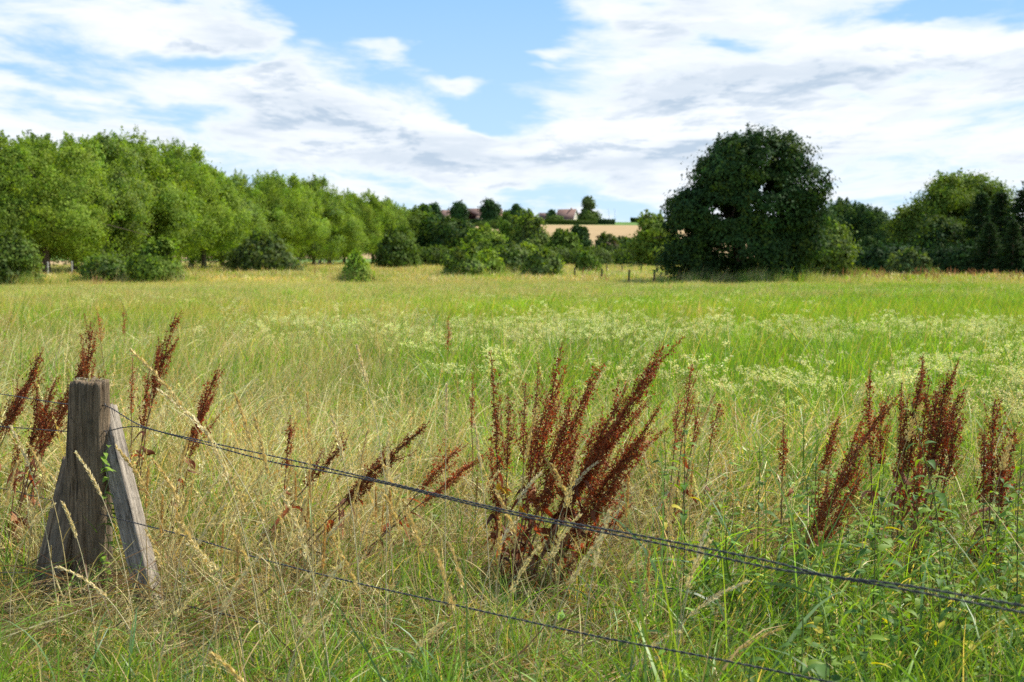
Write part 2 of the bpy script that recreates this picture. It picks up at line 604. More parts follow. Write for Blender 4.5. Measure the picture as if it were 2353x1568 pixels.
def f_straw(g, n=12, r=0.12, h=0.72, S=7, wst=0.0022, head=26, spread=.35, width=.006, cols=(G_STRAW, G_PALE, G_ORANGE), p=(5, 4, .8)):
    c = pick_cols(n, cols, p)
    P, TT = ribbons(g, disk(n, r), ubias(n, .5), np.abs(rng.normal(h, h * .17, n)), rng.uniform(0.0, .3, n), rng.uniform(.0, 1.25, n),
                    np.full(n, wst), S, c * np.array([.85, .95, .8]), tipcol=c, taper=0.1, wroot=1)
    k_ = 1.45 if wst > .003 else 1.0
    seed_heads(g, P, TT, S * 0.72, head, 0.011 * k_, 0.0034 * k_, c * 1.08, spread, width)


def f_strawleaf(g, n=30, r=0.14, h=0.36):
    ribbons(g, disk(n, r), ubias(n, .4), np.abs(rng.normal(h, h * .35, n)) + .05, rng.uniform(0.0, .9, n), rng.uniform(.3, 2.2, n),
            rng.uniform(.5, 1.3, n) * .0052, 5, pick_cols(n, [G_STRAW, G_PALE, G_BROWN, G_GREEN, G_ORANGE], [6, 4, 1.6, 2.2, .6]))


def f_thatch(g, n=60, r=0.2):
    b = disk(n, r); b[:, 2] = rng.uniform(0.0, 0.16, n)
    ribbons(g, b, ubias(n, .3), rng.uniform(.1, .35, n), rng.uniform(.9, 1.7, n), rng.uniform(-.6, .6, n),
            rng.uniform(.0028, .0065, n), 4, pick_cols(n, [G_STRAW * .75, G_PALE * .75, G_BROWN * .7, G_ORANGE * .6, G_GREEN], [4, 2, 5, 1, 1.5]))


def f_strawbig(g, n=7, r=0.14, h=0.74):
    f_straw(g, n, r, h, 8, .0032, 30, .3, .008, (G_PALE * 1.08, G_STRAW * 1.05, G_ORANGE), (5, 4, .6))
    c = pick_cols(9, [G_PALE, G_STRAW, G_BROWN], [4, 3, 1])
    ribbons(g, disk(9, r), ubias(9, .5), rng.uniform(.3, .6, 9), rng.uniform(.1, .7, 9), rng.uniform(.5, 2.2, 9), rng.uniform(.004, .008, 9), 7, c)


def f_panicle(g, n=9, r=0.1, h=.62):
    """open fluffy panicles"""
    f_straw(g, n, r, h, 7, .0016, 34, .7, .022, (G_PALE, G_STRAW), (5, 3))


def f_weed(g, n=26, r=0.12):
    m = 5
    b = disk(m, r)
    P, TT = ribbons(g, b, ubias(m, .2), rng.uniform(.2, .42, m), rng.uniform(0, .3, m), rng.uniform(0, .6, m), np.full(m, .004), 5,
                    np.tile(G_GREEN * .8, (m, 1)), taper=.1, wroot=1)
    k = n
    i = rng.integers(0, m, k); j = rng.integers(1, 6, k)
    pos = P[i, j]
    a = rng.uniform(0, 6.28, k)
    d = nrm(np.stack([np.cos(a), np.sin(a), rng.uniform(-.4, .5, k)], 1))
    side = nrm(np.cross(d, np.array([0, 0, 1.0]) + rand_dir(k) * .4))
    diamonds(g, pos, d, side, rng.uniform(.03, .06, k), rng.uniform(.014, .028, k), pick_cols(k, [G_FRESH, G_GREEN, np.array([.42, .40, .05])], [4, 6, .3]), mid=.35)


def f_flower(g, n=10, r=.2, h=.62, big=1.0):
    b = disk(n, r)
    P, TT = ribbons(g, b, ubias(n, .3), np.abs(rng.normal(h, h * .12, n)), rng.uniform(0, .2, n), rng.uniform(0, .35, n),
                    np.full(n, .0035 * big), 5, np.tile(G_GREEN, (n, 1)), taper=.1, wroot=1)
    for i in range(n):
        m = 34
        tip = P[i, -1]
        c = tip + np.clip(rng.normal(0, 1, (4, 3)), -1.3, 1.3) * np.array([.021, .021, .016]) * big
        q = c[rng.integers(0, 4, m)] + rng.normal(0, 1, (m, 3)) * np.array([.013, .013, .010]) * big
        d = rand_dir(m); d[:, 2] = np.abs(d[:, 2]) * .6
        d = nrm(d)
        diamonds(g, q, d, perp_of(d), np.full(m, .0145 * big), np.full(m, .0125 * big), pick_cols(m, [np.array([.82, .79, .38]), np.array([.76, .73, .26]), np.array([.48, .5, .14])], [4, 3.5, 1.5], .08), mid=.5)
    m = 22
    i = rng.integers(0, n, m); j = rng.integers(1, 5, m)
    a = rng.uniform(0, 6.28, m)
    d = nrm(np.stack([np.cos(a), np.sin(a), rng.uniform(-.1, .6, m)], 1))
    diamonds(g, P[i, j], d, nrm(np.cross(d, rand_dir(m) * .4 + np.array([0, 0, 1.]))), rng.uniform(.05, .09, m) * big, rng.uniform(.012, .024, m) * big, pick_cols(m, [G_GREEN, G_FRESH], [3, 2]))


def f_far(cols, p, h=.55, w=.022, n=26, r=.4, head=True):
    def fn(g):
        ribbons(g, disk(n, r), ubias(n, .5), np.abs(rng.normal(h, h * .22, n)), rng.uniform(0, .35, n), rng.uniform(0, .8, n),
                rng.uniform(.6, 1.4, n) * w, 3, pick_cols(n, cols, p, .12), taper=.5)
    return fn


V_green = variants('green', 7, f_green, M_grass)
V_short = variants('short', 5, lambda g: f_green(g, 40, .12, .2, .0065, 4), M_grass)
V_broad = variants('broad', 6, f_broad, M_grass)
V_tallg = variants('tallgreen', 5, lambda g: f_green(g, 24, .1, .55, .007, 6), M_grass)
V_straw = variants('straw', 7, f_straw, M_straw)
V_sbig = variants('strawbig', 7, f_strawbig, M_straw)
V_panic = variants('panicle', 5, f_panicle, M_straw)
V_sleaf = variants('strawleaf', 7, f_strawleaf, M_straw)
V_thatch = variants('thatch', 6, f_thatch, M_straw)
V_weed = variants('weed', 6, f_weed, M_grass)
V_flow = variants('flower', 6, f_flower, M_flower)
V_flowf = variants('flowerfar', 4, lambda g: f_flower(g, 8, .4, .62, 2.0), M_flower)
V_mids = variants('midstraw', 6, f_far((G_STRAW, G_PALE, G_FRESH), (4, 3, 2.5), .6, .0075, 60, .3), M_straw)
V_midg = variants('midgreen', 6, f_far((G_FRESH, G_GREEN, G_STRAW), (5, 4, 1.6), .48, .009, 60, .3), M_grass)
V_fars = variants('farstraw', 5, f_far((G_STRAW, G_PALE, G_FRESH), (4, 4, 2), .6, .02, 70, .8), M_straw)
V_farg = variants('fargreen', 5, f_far((G_FRESH, G_GREEN, G_STRAW), (6, 3, 2), .48, .024, 70, .8), M_grass)


def f_fardock(g, n=3, r=.5):
    b = disk(n, r)
    P, TT = ribbons(g, b, ubias(n, .3), rng.uniform(.7, 1.05, n), rng.uniform(0, .25, n), rng.uniform(0, .3, n), np.full(n, .012), 5,
                    np.tile([.25, .1, .05], (n, 1)), taper=.1, wroot=1)
    seed_heads(g, P, TT, 2.2, 60, .05, .03, np.tile([.33, .17, .09], (n, 1)), .4, .05)


V_fdock = variants('fardock', 4, f_fardock, M_straw)


def scatter_tree():
    ng = bpy.data.node_groups.new('scatter', 'GeometryNodeTree')
    ng.interface.new_socket('Geometry', in_out='INPUT', socket_type='NodeSocketGeometry')
    ng.interface.new_socket('Geometry', in_out='OUTPUT', socket_type='NodeSocketGeometry')
    i = ng.nodes.new('NodeGroupInput'); o = ng.nodes.new('NodeGroupOutput')
    ci = ng.nodes.new('GeometryNodeCollectionInfo')
    ci.inputs['Collection'].default_value = LIB
    ci.inputs['Separate Children'].default_value = True
    ci.inputs['Reset Children'].default_value = True
    ip = ng.nodes.new('GeometryNodeInstanceOnPoints')
    ip.inputs['Pick Instance'].default_value = True

    def attr(nm, ty):
        a = ng.nodes.new('GeometryNodeInputNamedAttribute'); a.data_type = ty
        a.inputs['Name'].default_value = nm
        return a.outputs['Attribute']
    L = ng.links
    L.new(i.outputs[0], ip.inputs['Points'])
    L.new(ci.outputs[0], ip.inputs['Instance'])
    L.new(attr('vid', 'INT'), ip.inputs['Instance Index'])
    L.new(attr('rot', 'FLOAT_VECTOR'), ip.inputs['Rotation'])
    L.new(attr('scl', 'FLOAT_VECTOR'), ip.inputs['Scale'])
    L.new(ip.outputs[0], o.inputs[0])
    return ng


SCAT = scatter_tree()


def scatter(name, pts, vid, rot, scl, tint, label, cat):
    me = bpy.data.meshes.new(name)
    n = len(pts)
    me.vertices.add(n)
    me.vertices.foreach_set('co', np.asarray(pts, np.float32).ravel())
    a = me.attributes.new('vid', 'INT', 'POINT'); a.data.foreach_set('value', np.asarray(vid, np.int32))
    a = me.attributes.new('rot', 'FLOAT_VECTOR', 'POINT'); a.data.foreach_set('vector', np.asarray(rot, np.float32).ravel())
    a = me.attributes.new('scl', 'FLOAT_VECTOR', 'POINT'); a.data.foreach_set('vector', np.asarray(scl, np.float32).ravel())
    a = me.attributes.new('tint', 'FLOAT_COLOR', 'POINT')
    t = np.ones((n, 4), np.float32); t[:, :3] = tint; a.data.foreach_set('color', t.ravel())
    o = obj(name, me)
    md = o.modifiers.new('scatter', 'NODES'); md.node_group = SCAT
    tag(o, label, cat, kind='stuff')
    return o


def area_pts(y0, y1, dens, margin=1.0, seed=0):
    """random points in the view wedge (widened) between y0 and y1"""
    out = []
    edges = np.geomspace(max(y0, .8), y1, 30)
    for a, b in zip(edges[:-1], edges[1:]):
        hw = 0.42 * b + margin
        n = rng.poisson(2 * hw * (b - a) * dens)
        out.append(np.stack([rng.uniform(-hw, hw, n), rng.uniform(a, b, n)], 1))
    return np.concatenate(out)


def dryness(x, y):
    """0 green .. 1 straw: where the meadow is dry"""
    u = x / y           # bearing
    n = 0.55 * vnoise(x, y, 3.5, 1) + .45 * vnoise(x, y, 1.1, 5)
    n2 = vnoise(x, y, 22, 8)
    d = np.full(len(x), 0.5)
    near = np.interp(y, [2, 4.2, 5.5, 8, 11, 16, 24, 36, 44, 70, 120, 250], [.04, .2, .50, .50, .40, .26, .22, .16, .42, .72, .6, .5])
    left = np.interp(y, [4.6, 5.4, 7, 12, 20, 40, 70, 250], [-.12, .08, .2, .22, .22, .22, .06, .05])
    right = np.interp(y, [2, 5, 8, 12, 20, 26, 45, 70, 250], [-.2, -.34, -.3, -.3, -.3, -.28, -.3, -.2, -.1])
    near = near - .16 * ss((u + .14) / .08) * ss((y - 9.5) / 2) * (1 - ss((y - 24) / 6))
    d = near + np.where(u < 0, left * np.clip(-u / .2, 0, 1), right * np.clip(u / .2, 0, 1))
    return np.clip(d + (n - .5) * .7 + (n2 - .5) * .3, 0, 1)


def place(ids, xy, smin, smax, tilt=.15, tintj=.1, tintcol=None, zs=None, hz=None):
    n = len(xy)
    z = T(xy[:, 0], xy[:, 1])
    pts = np.column_stack([xy, z])
    vid = rng.choice(ids, n)
    rot = np.column_stack([rng.normal(0, tilt, n), rng.normal(.08, tilt, n), rng.normal(0, .55, n)])
    s = rng.uniform(smin, smax, n)
    scl = np.column_stack([s, s, s * rng.uniform(.85, 1.15, n)])
    if zs is not None: scl *= zs[:, None]
    if hz is not None: scl[:, 2] *= hz
    tint = (1 + rng.normal(0, tintj, (n, 1))) * (1 + rng.normal(0, .035, (n, 3)))
    if tintcol is not None: tint = tint * tintcol
    return [pts, vid, rot, scl, np.clip(tint, .3, 1.8)]


def cat_(L):
    return [np.concatenate([l[i] for l in L]) for i in range(5)]


def clear_of(xy, spots, r):
    k = np.ones(len(xy), bool)
    for (x, y) in spots:
        k &= (xy[:, 0] - x) ** 2 + (xy[:, 1] - y) ** 2 > r * r
    return xy[k]


def hzf(xy):
    """the far meadow was cut earlier in the year: shorter grass"""
    return np.interp(xy[:, 1], [14, 24, 40, 75, 110], [1, .85, .5, .38, .6])


def hgt(xy):
    """patchiness of height"""
    return .75 + .5 * vnoise(xy[:, 0], xy[:, 1], 1.6, 31)


POST_XY = (-2.045, 6.2)
green_l, straw_l, thatch_l, weed_l, flow_l = [], [], [], [], []
yl = np.array([1.05, 1.1, .6])
# ---- near zone
def lowfac(xy):
    """grass is shorter and lodged along the fence, shortest round the post"""
    y = xy[:, 1]; u = xy[:, 0] / y
    f = np.interp(y, [2, 3.5, 5, 6.2, 7.2, 9], [.8, .72, .62, .72, .95, 1.05])
    left = np.interp(u, [-.42, -.22, -.15], [1, 1, 0])
    f2 = np.interp(y, [2, 4, 4.6, 5.2, 6.0, 6.5, 7.5], [.8, .62, .34, .2, .2, .8, 1])
    return f * (1 - left) + f2 * left


def split(xy, k=1.0):
    d = dryness(xy[:, 0], xy[:, 1]) * k; r_ = rng.uniform(0, 1, len(xy))
    return xy[r_ > d], xy[r_ <= d]


def tcol(xy, base, amt=.22):
    """brightness and hue of whole patches of grass"""
    v = vnoise(xy[:, 0] * .6, xy[:, 1], 2.3, 41) * .5 + vnoise(xy[:, 0] * .5, xy[:, 1], 9, 42) * .5 - .5
    w = vnoise(xy[:, 0] * .4, xy[:, 1], 14, 43) - .5
    t = 1 + v * amt * 2
    return np.array(base)[None] * np.column_stack([t + w * .16, t, t - w * .2])


g_, s_ = split(area_pts(1.6, 9, 36), .9)
green_l.append(place(V_green + V_short, g_, .75, 1.2, .22, zs=hgt(g_) * lowfac(g_) ** .5, tintcol=tcol(g_, (1, 1, 1))))
straw_l.append(place(V_sleaf, s_, .7, 1.25, .35, zs=hgt(s_) * lowfac(s_) ** .7, tintcol=tcol(s_, (1, 1, 1))))
xy = area_pts(1.6, 9, 20); xy = xy[rng.uniform(0, 1, len(xy)) < np.interp(xy[:, 1], [4, 5.4], [.35, 1])]; thatch_l.append(place(V_thatch, xy, .7, 1.2, .1))
xy = area_pts(2.6, 10, 9); d = dryness(xy[:, 0], xy[:, 1]); xy = xy[rng.uniform(0, 1, len(xy)) < d * 1.2 * np.interp(xy[:, 1], [3.6, 5.2], [.45, 1])]
straw_l.append(place(V_sbig, xy, .6, 1.1, .34, .14, zs=hgt(xy) * lowfac(xy)))
xy = area_pts(4.6, 10, 5); d = dryness(xy[:, 0], xy[:, 1]); xy = xy[rng.uniform(0, 1, len(xy)) < d ** 1.2]
straw_l.append(place(V_straw + V_panic, xy, .65, 1.1, .3, zs=hgt(xy) * lowfac(xy)))
xy = area_pts(2.0, 5.3, 26); xy = xy[rng.uniform(0, 1, len(xy)) < np.interp(xy[:, 1], [4.3, 5.3], [1, .25])]
green_l.append(place(V_green + V_green + V_tallg + V_broad, xy, .6, 1.05, .25, .14, zs=lowfac(xy) ** .5, tintcol=tcol(xy, (.92, .95, .9))))
xy = area_pts(3.0, 5.6, 20); xy = xy[(xy[:, 0] / xy[:, 1] > .08)]
green_l.append(place(V_broad + V_tallg + V_green, xy, .75, 1.2, .3, .16))
xy = area_pts(2.0, 5.0, 2.0); d = dryness(xy[:, 0], xy[:, 1]); xy = xy[rng.uniform(0, 1, len(xy)) < d]
straw_l.append(place(V_straw + V_panic, xy, .4, .7, .35))
xy = area_pts(1.6, 5.8, 24); xy = xy[rng.uniform(0, 1, len(xy)) < np.clip(.6 + xy[:, 0] / xy[:, 1] * 1.3, .3, 1) * np.interp(xy[:, 1], [4, 5.5], [1, .4])]
green_l.append(place(V_broad + V_tallg, xy, .55, 1.0, .25, zs=lowfac(xy) ** .8))
xy = area_pts(1.6, 8, 14); xy = xy[rng.uniform(0, 1, len(xy)) < np.clip(.25 + xy[:, 0] / xy[:, 1] * 2.4, .14, 1)]
weed_l.append(place(V_weed, xy, .7, 1.3, .15, zs=lowfac(xy) ** .6))
# ---- 9..24 m
g_, s_ = split(area_pts(8.5, 24, 26))
green_l.append(place(V_green + V_tallg + V_green, g_, .9, 1.2, .2, tintcol=tcol(g_, (1.04, 1.04, .85)), zs=hgt(g_)))
straw_l.append(place(V_sleaf, s_, 1.0, 1.5, .22, tintcol=tcol(s_, (1, 1, .95)), zs=hgt(s_)))
xy = area_pts(8.5, 20, 7); d = dryness(xy[:, 0], xy[:, 1]); xy = xy[rng.uniform(0, 1, len(xy)) < d]
straw_l.append(place(V_straw + V_panic + V_straw, xy, .8, 1.15, .25, zs=hgt(xy)))
g_, s_ = split(area_pts(13, 30, 9))
green_l.append(place(V_midg, g_, .85, 1.2, .12, hz=hzf(g_), tintcol=tcol(g_, (1.15, 1.13, .8)), zs=hgt(g_)))
straw_l.append(place(V_mids, s_, .8, 1.1, .14, hz=hzf(s_), tintcol=tcol(s_, (1, 1, .95)), zs=hgt(s_)))
# ---- 30..75
g_, s_ = split(area_pts(29, 78, 6.5))
green_l.append(place(V_midg, g_, 1.0, 1.3, .1, hz=hzf(g_), tintcol=tcol(g_, (1.2, 1.18, .7), .2), zs=hgt(g_)))
straw_l.append(place(V_mids, s_, .95, 1.2, .12, hz=hzf(s_), tintcol=tcol(s_, (1.06, 1.03, .9), .2), zs=hgt(s_)))
# ---- far
xy = area_pts(75, 300, 0.9)
g_, s_ = split(xy[(xy[:, 0] > -72)])
green_l.append(place(V_farg, g_, 1.0, 1.5, .08, hz=hzf(g_), tintcol=tcol(g_, (1.15, 1.12, .75), .2), zs=hgt(g_)))
straw_l.append(place(V_fars, s_, .95, 1.5, .08, hz=hzf(s_), tintcol=tcol(s_, (1.06, 1.02, .9), .2), zs=hgt(s_)))
# ---- cream flowers
xy = area_pts(8.6, 26, 11)
u = xy[:, 0] / xy[:, 1]
lo = np.interp(u, [-.4, -.13, -.05, .1, .2, .4], [17, 14, 11, 11, 9.2, 8.6])
hi = np.interp(u, [-.4, -.2, -.05, .1, .2, .4], [20, 25, 26, 24, 21, 23])
pr = np.interp(u, [-.4, -.2, -.1, 0, .4], [.02, .12, .42, .66, .62]) * ss((xy[:, 1] - lo) / 1.5) * (1 - ss((xy[:, 1] - hi + 2) / 2))
pr *= ss((vnoise(xy[:, 0] * .6, xy[:, 1], 1.9, 12) * .6 + vnoise(xy[:, 0], xy[:, 1], .7, 14) * .4 - .33) / .24)
xy = xy[rng.uniform(0, 1, len(xy)) < pr]
flow_l.append(place(V_flow, xy, .8, 1.15, .12, hz=.95))
xy = area_pts(25, 70, .7)
pr = ss((vnoise(xy[:, 0] * .4, xy[:, 1], 7, 17) - .5) / .2) * .6
xy = xy[rng.uniform(0, 1, len(xy)) < pr]
flow_l.append(place(V_flowf, xy, .6, .8, .1, hz=hzf(xy) * 1.15))
# ---- far docks
dl = []
xy = area_pts(60, 125, .28)
u = xy[:, 0] / xy[:, 1]
pr = np.where((u > .22) & (xy[:, 1] > 80), .8, .03)
xy = xy[rng.uniform(0, 1, len(xy)) < pr]
dl.append(place(V_fdock, xy, .6, .95, .1))

fr = []
for (px, D, w) in [(8, 66, 165), (258, 74, 150), (366, 72, 128), (600, 118, 175), (820, 70, 70), (908, 150, 100), (1068, 98, 96), (1120, 103, 80), (1172, 108, 110), (1245, 96, 84),
                   (1350, 112, 50), (2088, 98, 96), (1710, 73, 300), (1500, 165, 92), (1900, 92, 120)]:
    Wm = w * K / FPX * D; n = int(26 * Wm)
    fr.append(np.column_stack([(px * K - 512) / FPX * D + rng.normal(0, Wm * .36, n), D - rng.uniform(-.4, 1.0, n) * Wm * .42]))
fr = np.concatenate(fr); k_ = rng.uniform(0, 1, len(fr)) < .5
green_l.append(place(V_midg, fr[k_], .7, 1.6, .2, hz=1.1)); straw_l.append(place(V_mids, fr[~k_], .7, 1.5, .2, hz=1.0))
scatter('green_grass', *cat_(green_l), 'green meadow grass growing all through the field', 'grass')
scatter('dry_grass', *cat_(straw_l), 'straw coloured dry grass with seed heads across the field', 'grass')
scatter('dead_thatch', *cat_(thatch_l), 'dead brown grass litter lying under the living grass', 'grass')
scatter('leafy_weeds', *cat_(weed_l), 'small leafy green weeds between the foreground grasses', 'weeds')
scatter('cream_wildflowers', *cat_(flow_l), 'cream white wildflowers spread over the middle of the meadow', 'flowers')
scatter('distant_docks', *cat_(dl), 'reddish brown seeding docks along the far meadow edge', 'weeds')

# ------------------------------------------------------------------ trees
LG = np.array([.25, .34, .055]); MG = np.array([.125, .185, .032]); DG = np.array([.034, .066, .02]); GG = np.array([.145, .19, .06])
YG = np.array([.26, .35, .05]); BARK = np.array([.12, .09, .06])


def crown(g, lobes, n, per, size, pal, pw, clump=.35, shell=.32, gap=.36, gaps=2.2, holes=(), droop=0.0, shoots=0, seed=0, layered=0.0, fs=1.0):
    lobes = np.array(lobes, float)
    c = lobes[:, :3]; r = lobes[:, 3:6]
    area = (r[:, 0] * r[:, 1] * r[:, 2]) ** (2 / 3)
    i = rng.choice(len(lobes), n * 2, p=area / area.sum())
    d = rand_dir(n * 2)
    rad = 1 - np.abs(rng.normal(0, shell, n * 2)); rad = np.clip(rad, .1, 1)
    rad *= .78 + .38 * vnoise3(d * r[i] + c[i], 1.3 * fs, seed)
    p = c[i] + d * r[i] * rad[:, None]
    keep = np.ones(len(p), bool)
    for k in range(len(lobes)):
        q = np.linalg.norm((p - c[k]) / r[k], axis=1)
        keep &= ~((q < .5) & (i != k))
    keep &= vnoise3(p, gaps, seed + 11) > gap
    keep &= p[:, 2] > .15
    p = p[keep][:n]; i = i[keep][:n]; d = d[keep][:n]
    if layered:
        p[:, 2] = p[:, 2] * .35 + .65 * np.round(p[:, 2] / layered) * layered
    m = len(p)
    ccol = pick_cols(m, pal, pw, .12)
    cs = np.exp(rng.normal(0, .3, m)) * clump
    off = np.clip(rng.normal(0, 1, (m, per, 3)), -1.7, 1.7) * cs[:, None, None] * np.array([1, 1, .62])
    off[..., 2] -= droop * np.linalg.norm(off[..., :2], axis=-1)
    pos = (p[:, None] + off).reshape(-1, 3)
    out = np.repeat(d, per, 0) * .8 + nrm(off.reshape(-1, 3)) * .5 + rand_dir(m * per) * .6 + np.array([0, 0, .3])
    nor = nrm(out)
    t = nrm(np.cross(nor, rand_dir(m * per))); t[:, 2] -= .35 + droop; t = nrm(t)
    side = nrm(np.cross(t, nor))
    k = m * per
    sz = size * rng.uniform(.6, 1.35, k)
    col = np.repeat(ccol, per, 0) * (1 + rng.normal(0, .12, (k, 1)))
    ok = pos[:, 2] > .05
    for (hx_, hz_, hr_) in holes:
        ok &= (pos[:, 0] - hx_) ** 2 + (pos[:, 2] - hz_) ** 2 * 1.6 > (hr_ * (.7 + .6 * vnoise(pos[:, 0], pos[:, 2], .25, 3))) ** 2
    diamonds(g, pos[ok], t[ok], side[ok], sz[ok] * 1.25, sz[ok] * .8, np.clip(col, .01, .6)[ok], mid=.5)
    if shoots:
        top = np.argsort(-(p[:, 2] + rng.normal(0, .25 * np.ptp(p[:, 2]), m)))[:shoots]
        for q in top:
            L = rng.uniform(.3, .9) * (.1 + 2.4 * clump)
            dd = nrm((d[q] * .7 + np.array([0, 0, .9]) + rng.normal(0, .35, 3))[None])[0]
            kk = 46
            s = rng.uniform(-.3, 1, kk)
            pp = p[q] + dd * (s * L)[:, None] + rng.normal(0, 1, (kk, 3)) * (.33 * clump * (1.15 - s))[:, None]
            t2 = nrm(rand_dir(kk) + dd * .6)
            diamonds(g, pp, t2, perp_of(t2), size * rng.uniform(.6, 1.2, kk) * 1.1, size * rng.uniform(.5, .8, kk), np.tile(ccol[q], (kk, 1)) * (1 + rng.normal(0, .1, (kk, 1))))


def trunk(g, H, r, lobes, splits=5, col=BARK, lean=0.0):
    z = np.linspace(-.2, H, 9)
    pts = np.column_stack([lean * z + np.cumsum(rng.normal(0, .03, 9)), np.cumsum(rng.normal(0, .03, 9)), z])
    rad = r * (1 - .6 * (z / H).clip(0, 1)); rad[0] *= 1.5
    tube(g, pts, rad, 9, col)
    L = np.array(lobes)
    for q in rng.permutation(len(L))[:splits]:
        k = rng.integers(3, 8)
        a = pts[k]; b = L[q, :3] + rng.normal(0, .2, 3)
        mid = (a + b) / 2 + np.array([0, 0, .08 * np.linalg.norm(b - a)])
        tt = np.linspace(0, 1, 7)[:, None]
        bz = a * (1 - tt) ** 2 + 2 * mid * tt * (1 - tt) + b * tt ** 2
        tube(g, bz, np.linspace(rad[k] * .7, r * .1, 7), 6, col)
        for _ in range(2):
            s = rng.integers(2, 6)
            e = bz[s] + rng.normal(0, 1, 3) * L[q, 3:6] * .6 + np.array([0, 0, .2])
            tube(g, np.linspace(bz[s], e, 4), np.linspace(r * .2, r * .05, 4), 5, col)


def auto_lobes(H, Wd, z0, n, shape='round'):
    out = []
    for k in range(n):
        f = (k + .5) / n
        z = z0 + (H - z0) * (f * .86 + .07)
        if shape == 'round': rr = Wd / 2 * math.sqrt(max(.12, 1 - ((f - .42) / .66) ** 2))
        elif shape == 'tall': rr = Wd / 2 * (1 - .62 * max(0, f - .25) / .75) * (1 if f > .12 else .8)
        elif shape == 'cone': rr = Wd / 2 * (1.02 - f)
        else: rr = Wd / 2 * math.sqrt(max(.1, 1 - f ** 2 * .85))
        a = k * 2.4 + rng.uniform(-.5, .5)
        off = rr * rng.uniform(.3, .55) if shape != 'cone' else 0
        s = rr * rng.uniform(.55, .75) if shape != 'cone' else rr * .9
        s = max(s, .12 * Wd)
        out.append((math.cos(a) * off, math.sin(a) * off, z, s, s, min(s * .85, (H - z) + .02 * H if z + s * .85 > H else s * .85)))
    return out


def make_tree(name, H, Wd, z0, nl, n, per, size, pal, pw, mat=None, shape='round', tr=.2, tcol=BARK, parent_name=None, lobes=None, **kw):
    lb = lobes if lobes is not None else auto_lobes(H, Wd, z0, nl, shape)
    gt = Geo(); trunk(gt, H * (.72 if shape != 'cone' else .95), tr, lb, min(len(lb), 8), tcol)
    gc = Geo(); crown(gc, lb, n, per, size, pal, pw, **kw)
    return gt.mesh('trunk', M_bark, True), gc.mesh('crown', mat or M_leaf)


def put_tree(name, meshes, loc, s=1.0, rz=None, label=None, cat='tree', group=None, sz=None):
    e = empty(name, loc, rng.uniform(-3.1, 3.1) if rz is None else rz, s)
    if sz is not None: e.scale = sz
    obj('trunk', meshes[0], e); obj('crown', meshes[1], e)
    tag(e, label, cat, group)
    return e


# ---- the big dark oak (lobes read off its outline, in metres about its base)
OY = 74.0
ox = ground_at(2960 / 4096 * 2353, OY)
mpp = OY / (FPX * 4)
ol = []
for (cx, cyy, rx, ry) in [(3010, 655, 180, 118), (2890, 715, 125, 105), (3125, 630, 95, 80), (3190, 755, 105, 90), (2800, 850, 135, 110),
                          (2745, 930, 90, 120), (3040, 840, 200, 150), (2950, 1000, 240, 130), (2770, 1050, 105, 90), (3130, 1040, 85, 90),
                          (2900, 1080, 170, 65), (3060, 1090, 120, 60), (3215, 850, 90, 100), (2930, 870, 180, 120), (3190, 960, 90, 95), (2920, 640, 115, 85), (2720, 1040, 70, 70)]:
    x = (cx - 2960) * mpp; z = CAM_H + (1030 - cyy) * mpp
    rd = (rx + ry) / 2 * mpp
    lim = max(0.2, 4.6 - rd)
    for dy in ((-.5, .5) if rx > 115 else (rng.uniform(-.5, .5),)):
        ol.append((x, dy * lim, z, rx * mpp, rd, ry * mpp))
hx = lambda px, py, r: ((px - 2960) * mpp, CAM_H + (1030 - py) * mpp, r)
oak = make_tree('oak', 8.6, 9, 1, 0, 3500, 38, .15, (DG * 1.0, DG * 1.3, MG * .6), (4, 4, 1.6), M_leafdark, tr=.42, lobes=ol, clump=.27, shell=.2,
                gap=.34, gaps=1.3, holes=(hx(2883, 857, .6), hx(3036, 755, .5), hx(2727, 938, .38), hx(2840, 842, .38), hx(3070, 770, .22), hx(2990, 850, .2), hx(3105, 860, .18), hx(2970, 820, .18)), shoots=110, seed=3)
put_tree('oak_tree', oak, ox, rz=0.0, label='big dark green oak standing alone in the meadow', cat='tree')

# ---- the long row of light green trees
rowm = []
WV = (1.0, .9, .9, 1.12, 1.3, .95, 1.08)
ORD = ['first', 'second', 'third', 'fourth', 'fifth', 'sixth', 'seventh', 'eighth', 'ninth', 'tenth', 'eleventh', 'twelfth', 'thirteenth', 'fourteenth', 'fifteenth', 'sixteenth',
       'seventeenth', 'eighteenth', 'nineteenth', 'twentieth', 'twenty-first', 'twenty-second', 'twenty-third', 'twenty-fourth']
for k in range(5):
    rowm.append(make_tree('row', 12.5, 8.8, (2.6, 2.3, 3.2, 2.5, 1.9)[k], (13, 16, 11, 15, 12)[k], 1000, 54, .165, ((LG, LG * 1.14, MG * 1.3), (LG * .9, MG * 1.5, LG), (YG * .95, LG, LG * .85), (LG * .95, GG * 1.45, MG * 1.5), (LG * 1.05, YG * .8, MG * 1.2))[k], (4, 3, 2), shape=('round', 'tall', 'round', 'dome', 'tall')[k],
                          tr=.3, clump=.40, shell=.16, gap=.475, gaps=(1.5, 2.2, 1.2, 2.0, 1.7)[k], droop=.45, shoots=220, seed=20 + k, fs=(1.9, 3.0, 1.4, 2.4, 3.4)[k]))
tops = np.array([(-200, 330), (0, 312), (50, 302), (100, 292), (150, 306), (200, 312), (240, 297), (300, 310), (340, 312), (400, 330), (440, 350), (480, 368), (525, 388),
                 (545, 410), (590, 396), (630, 396), (680, 408), (720, 414), (760, 428), (800, 440), (850, 446), (900, 462), (940, 470)], float)
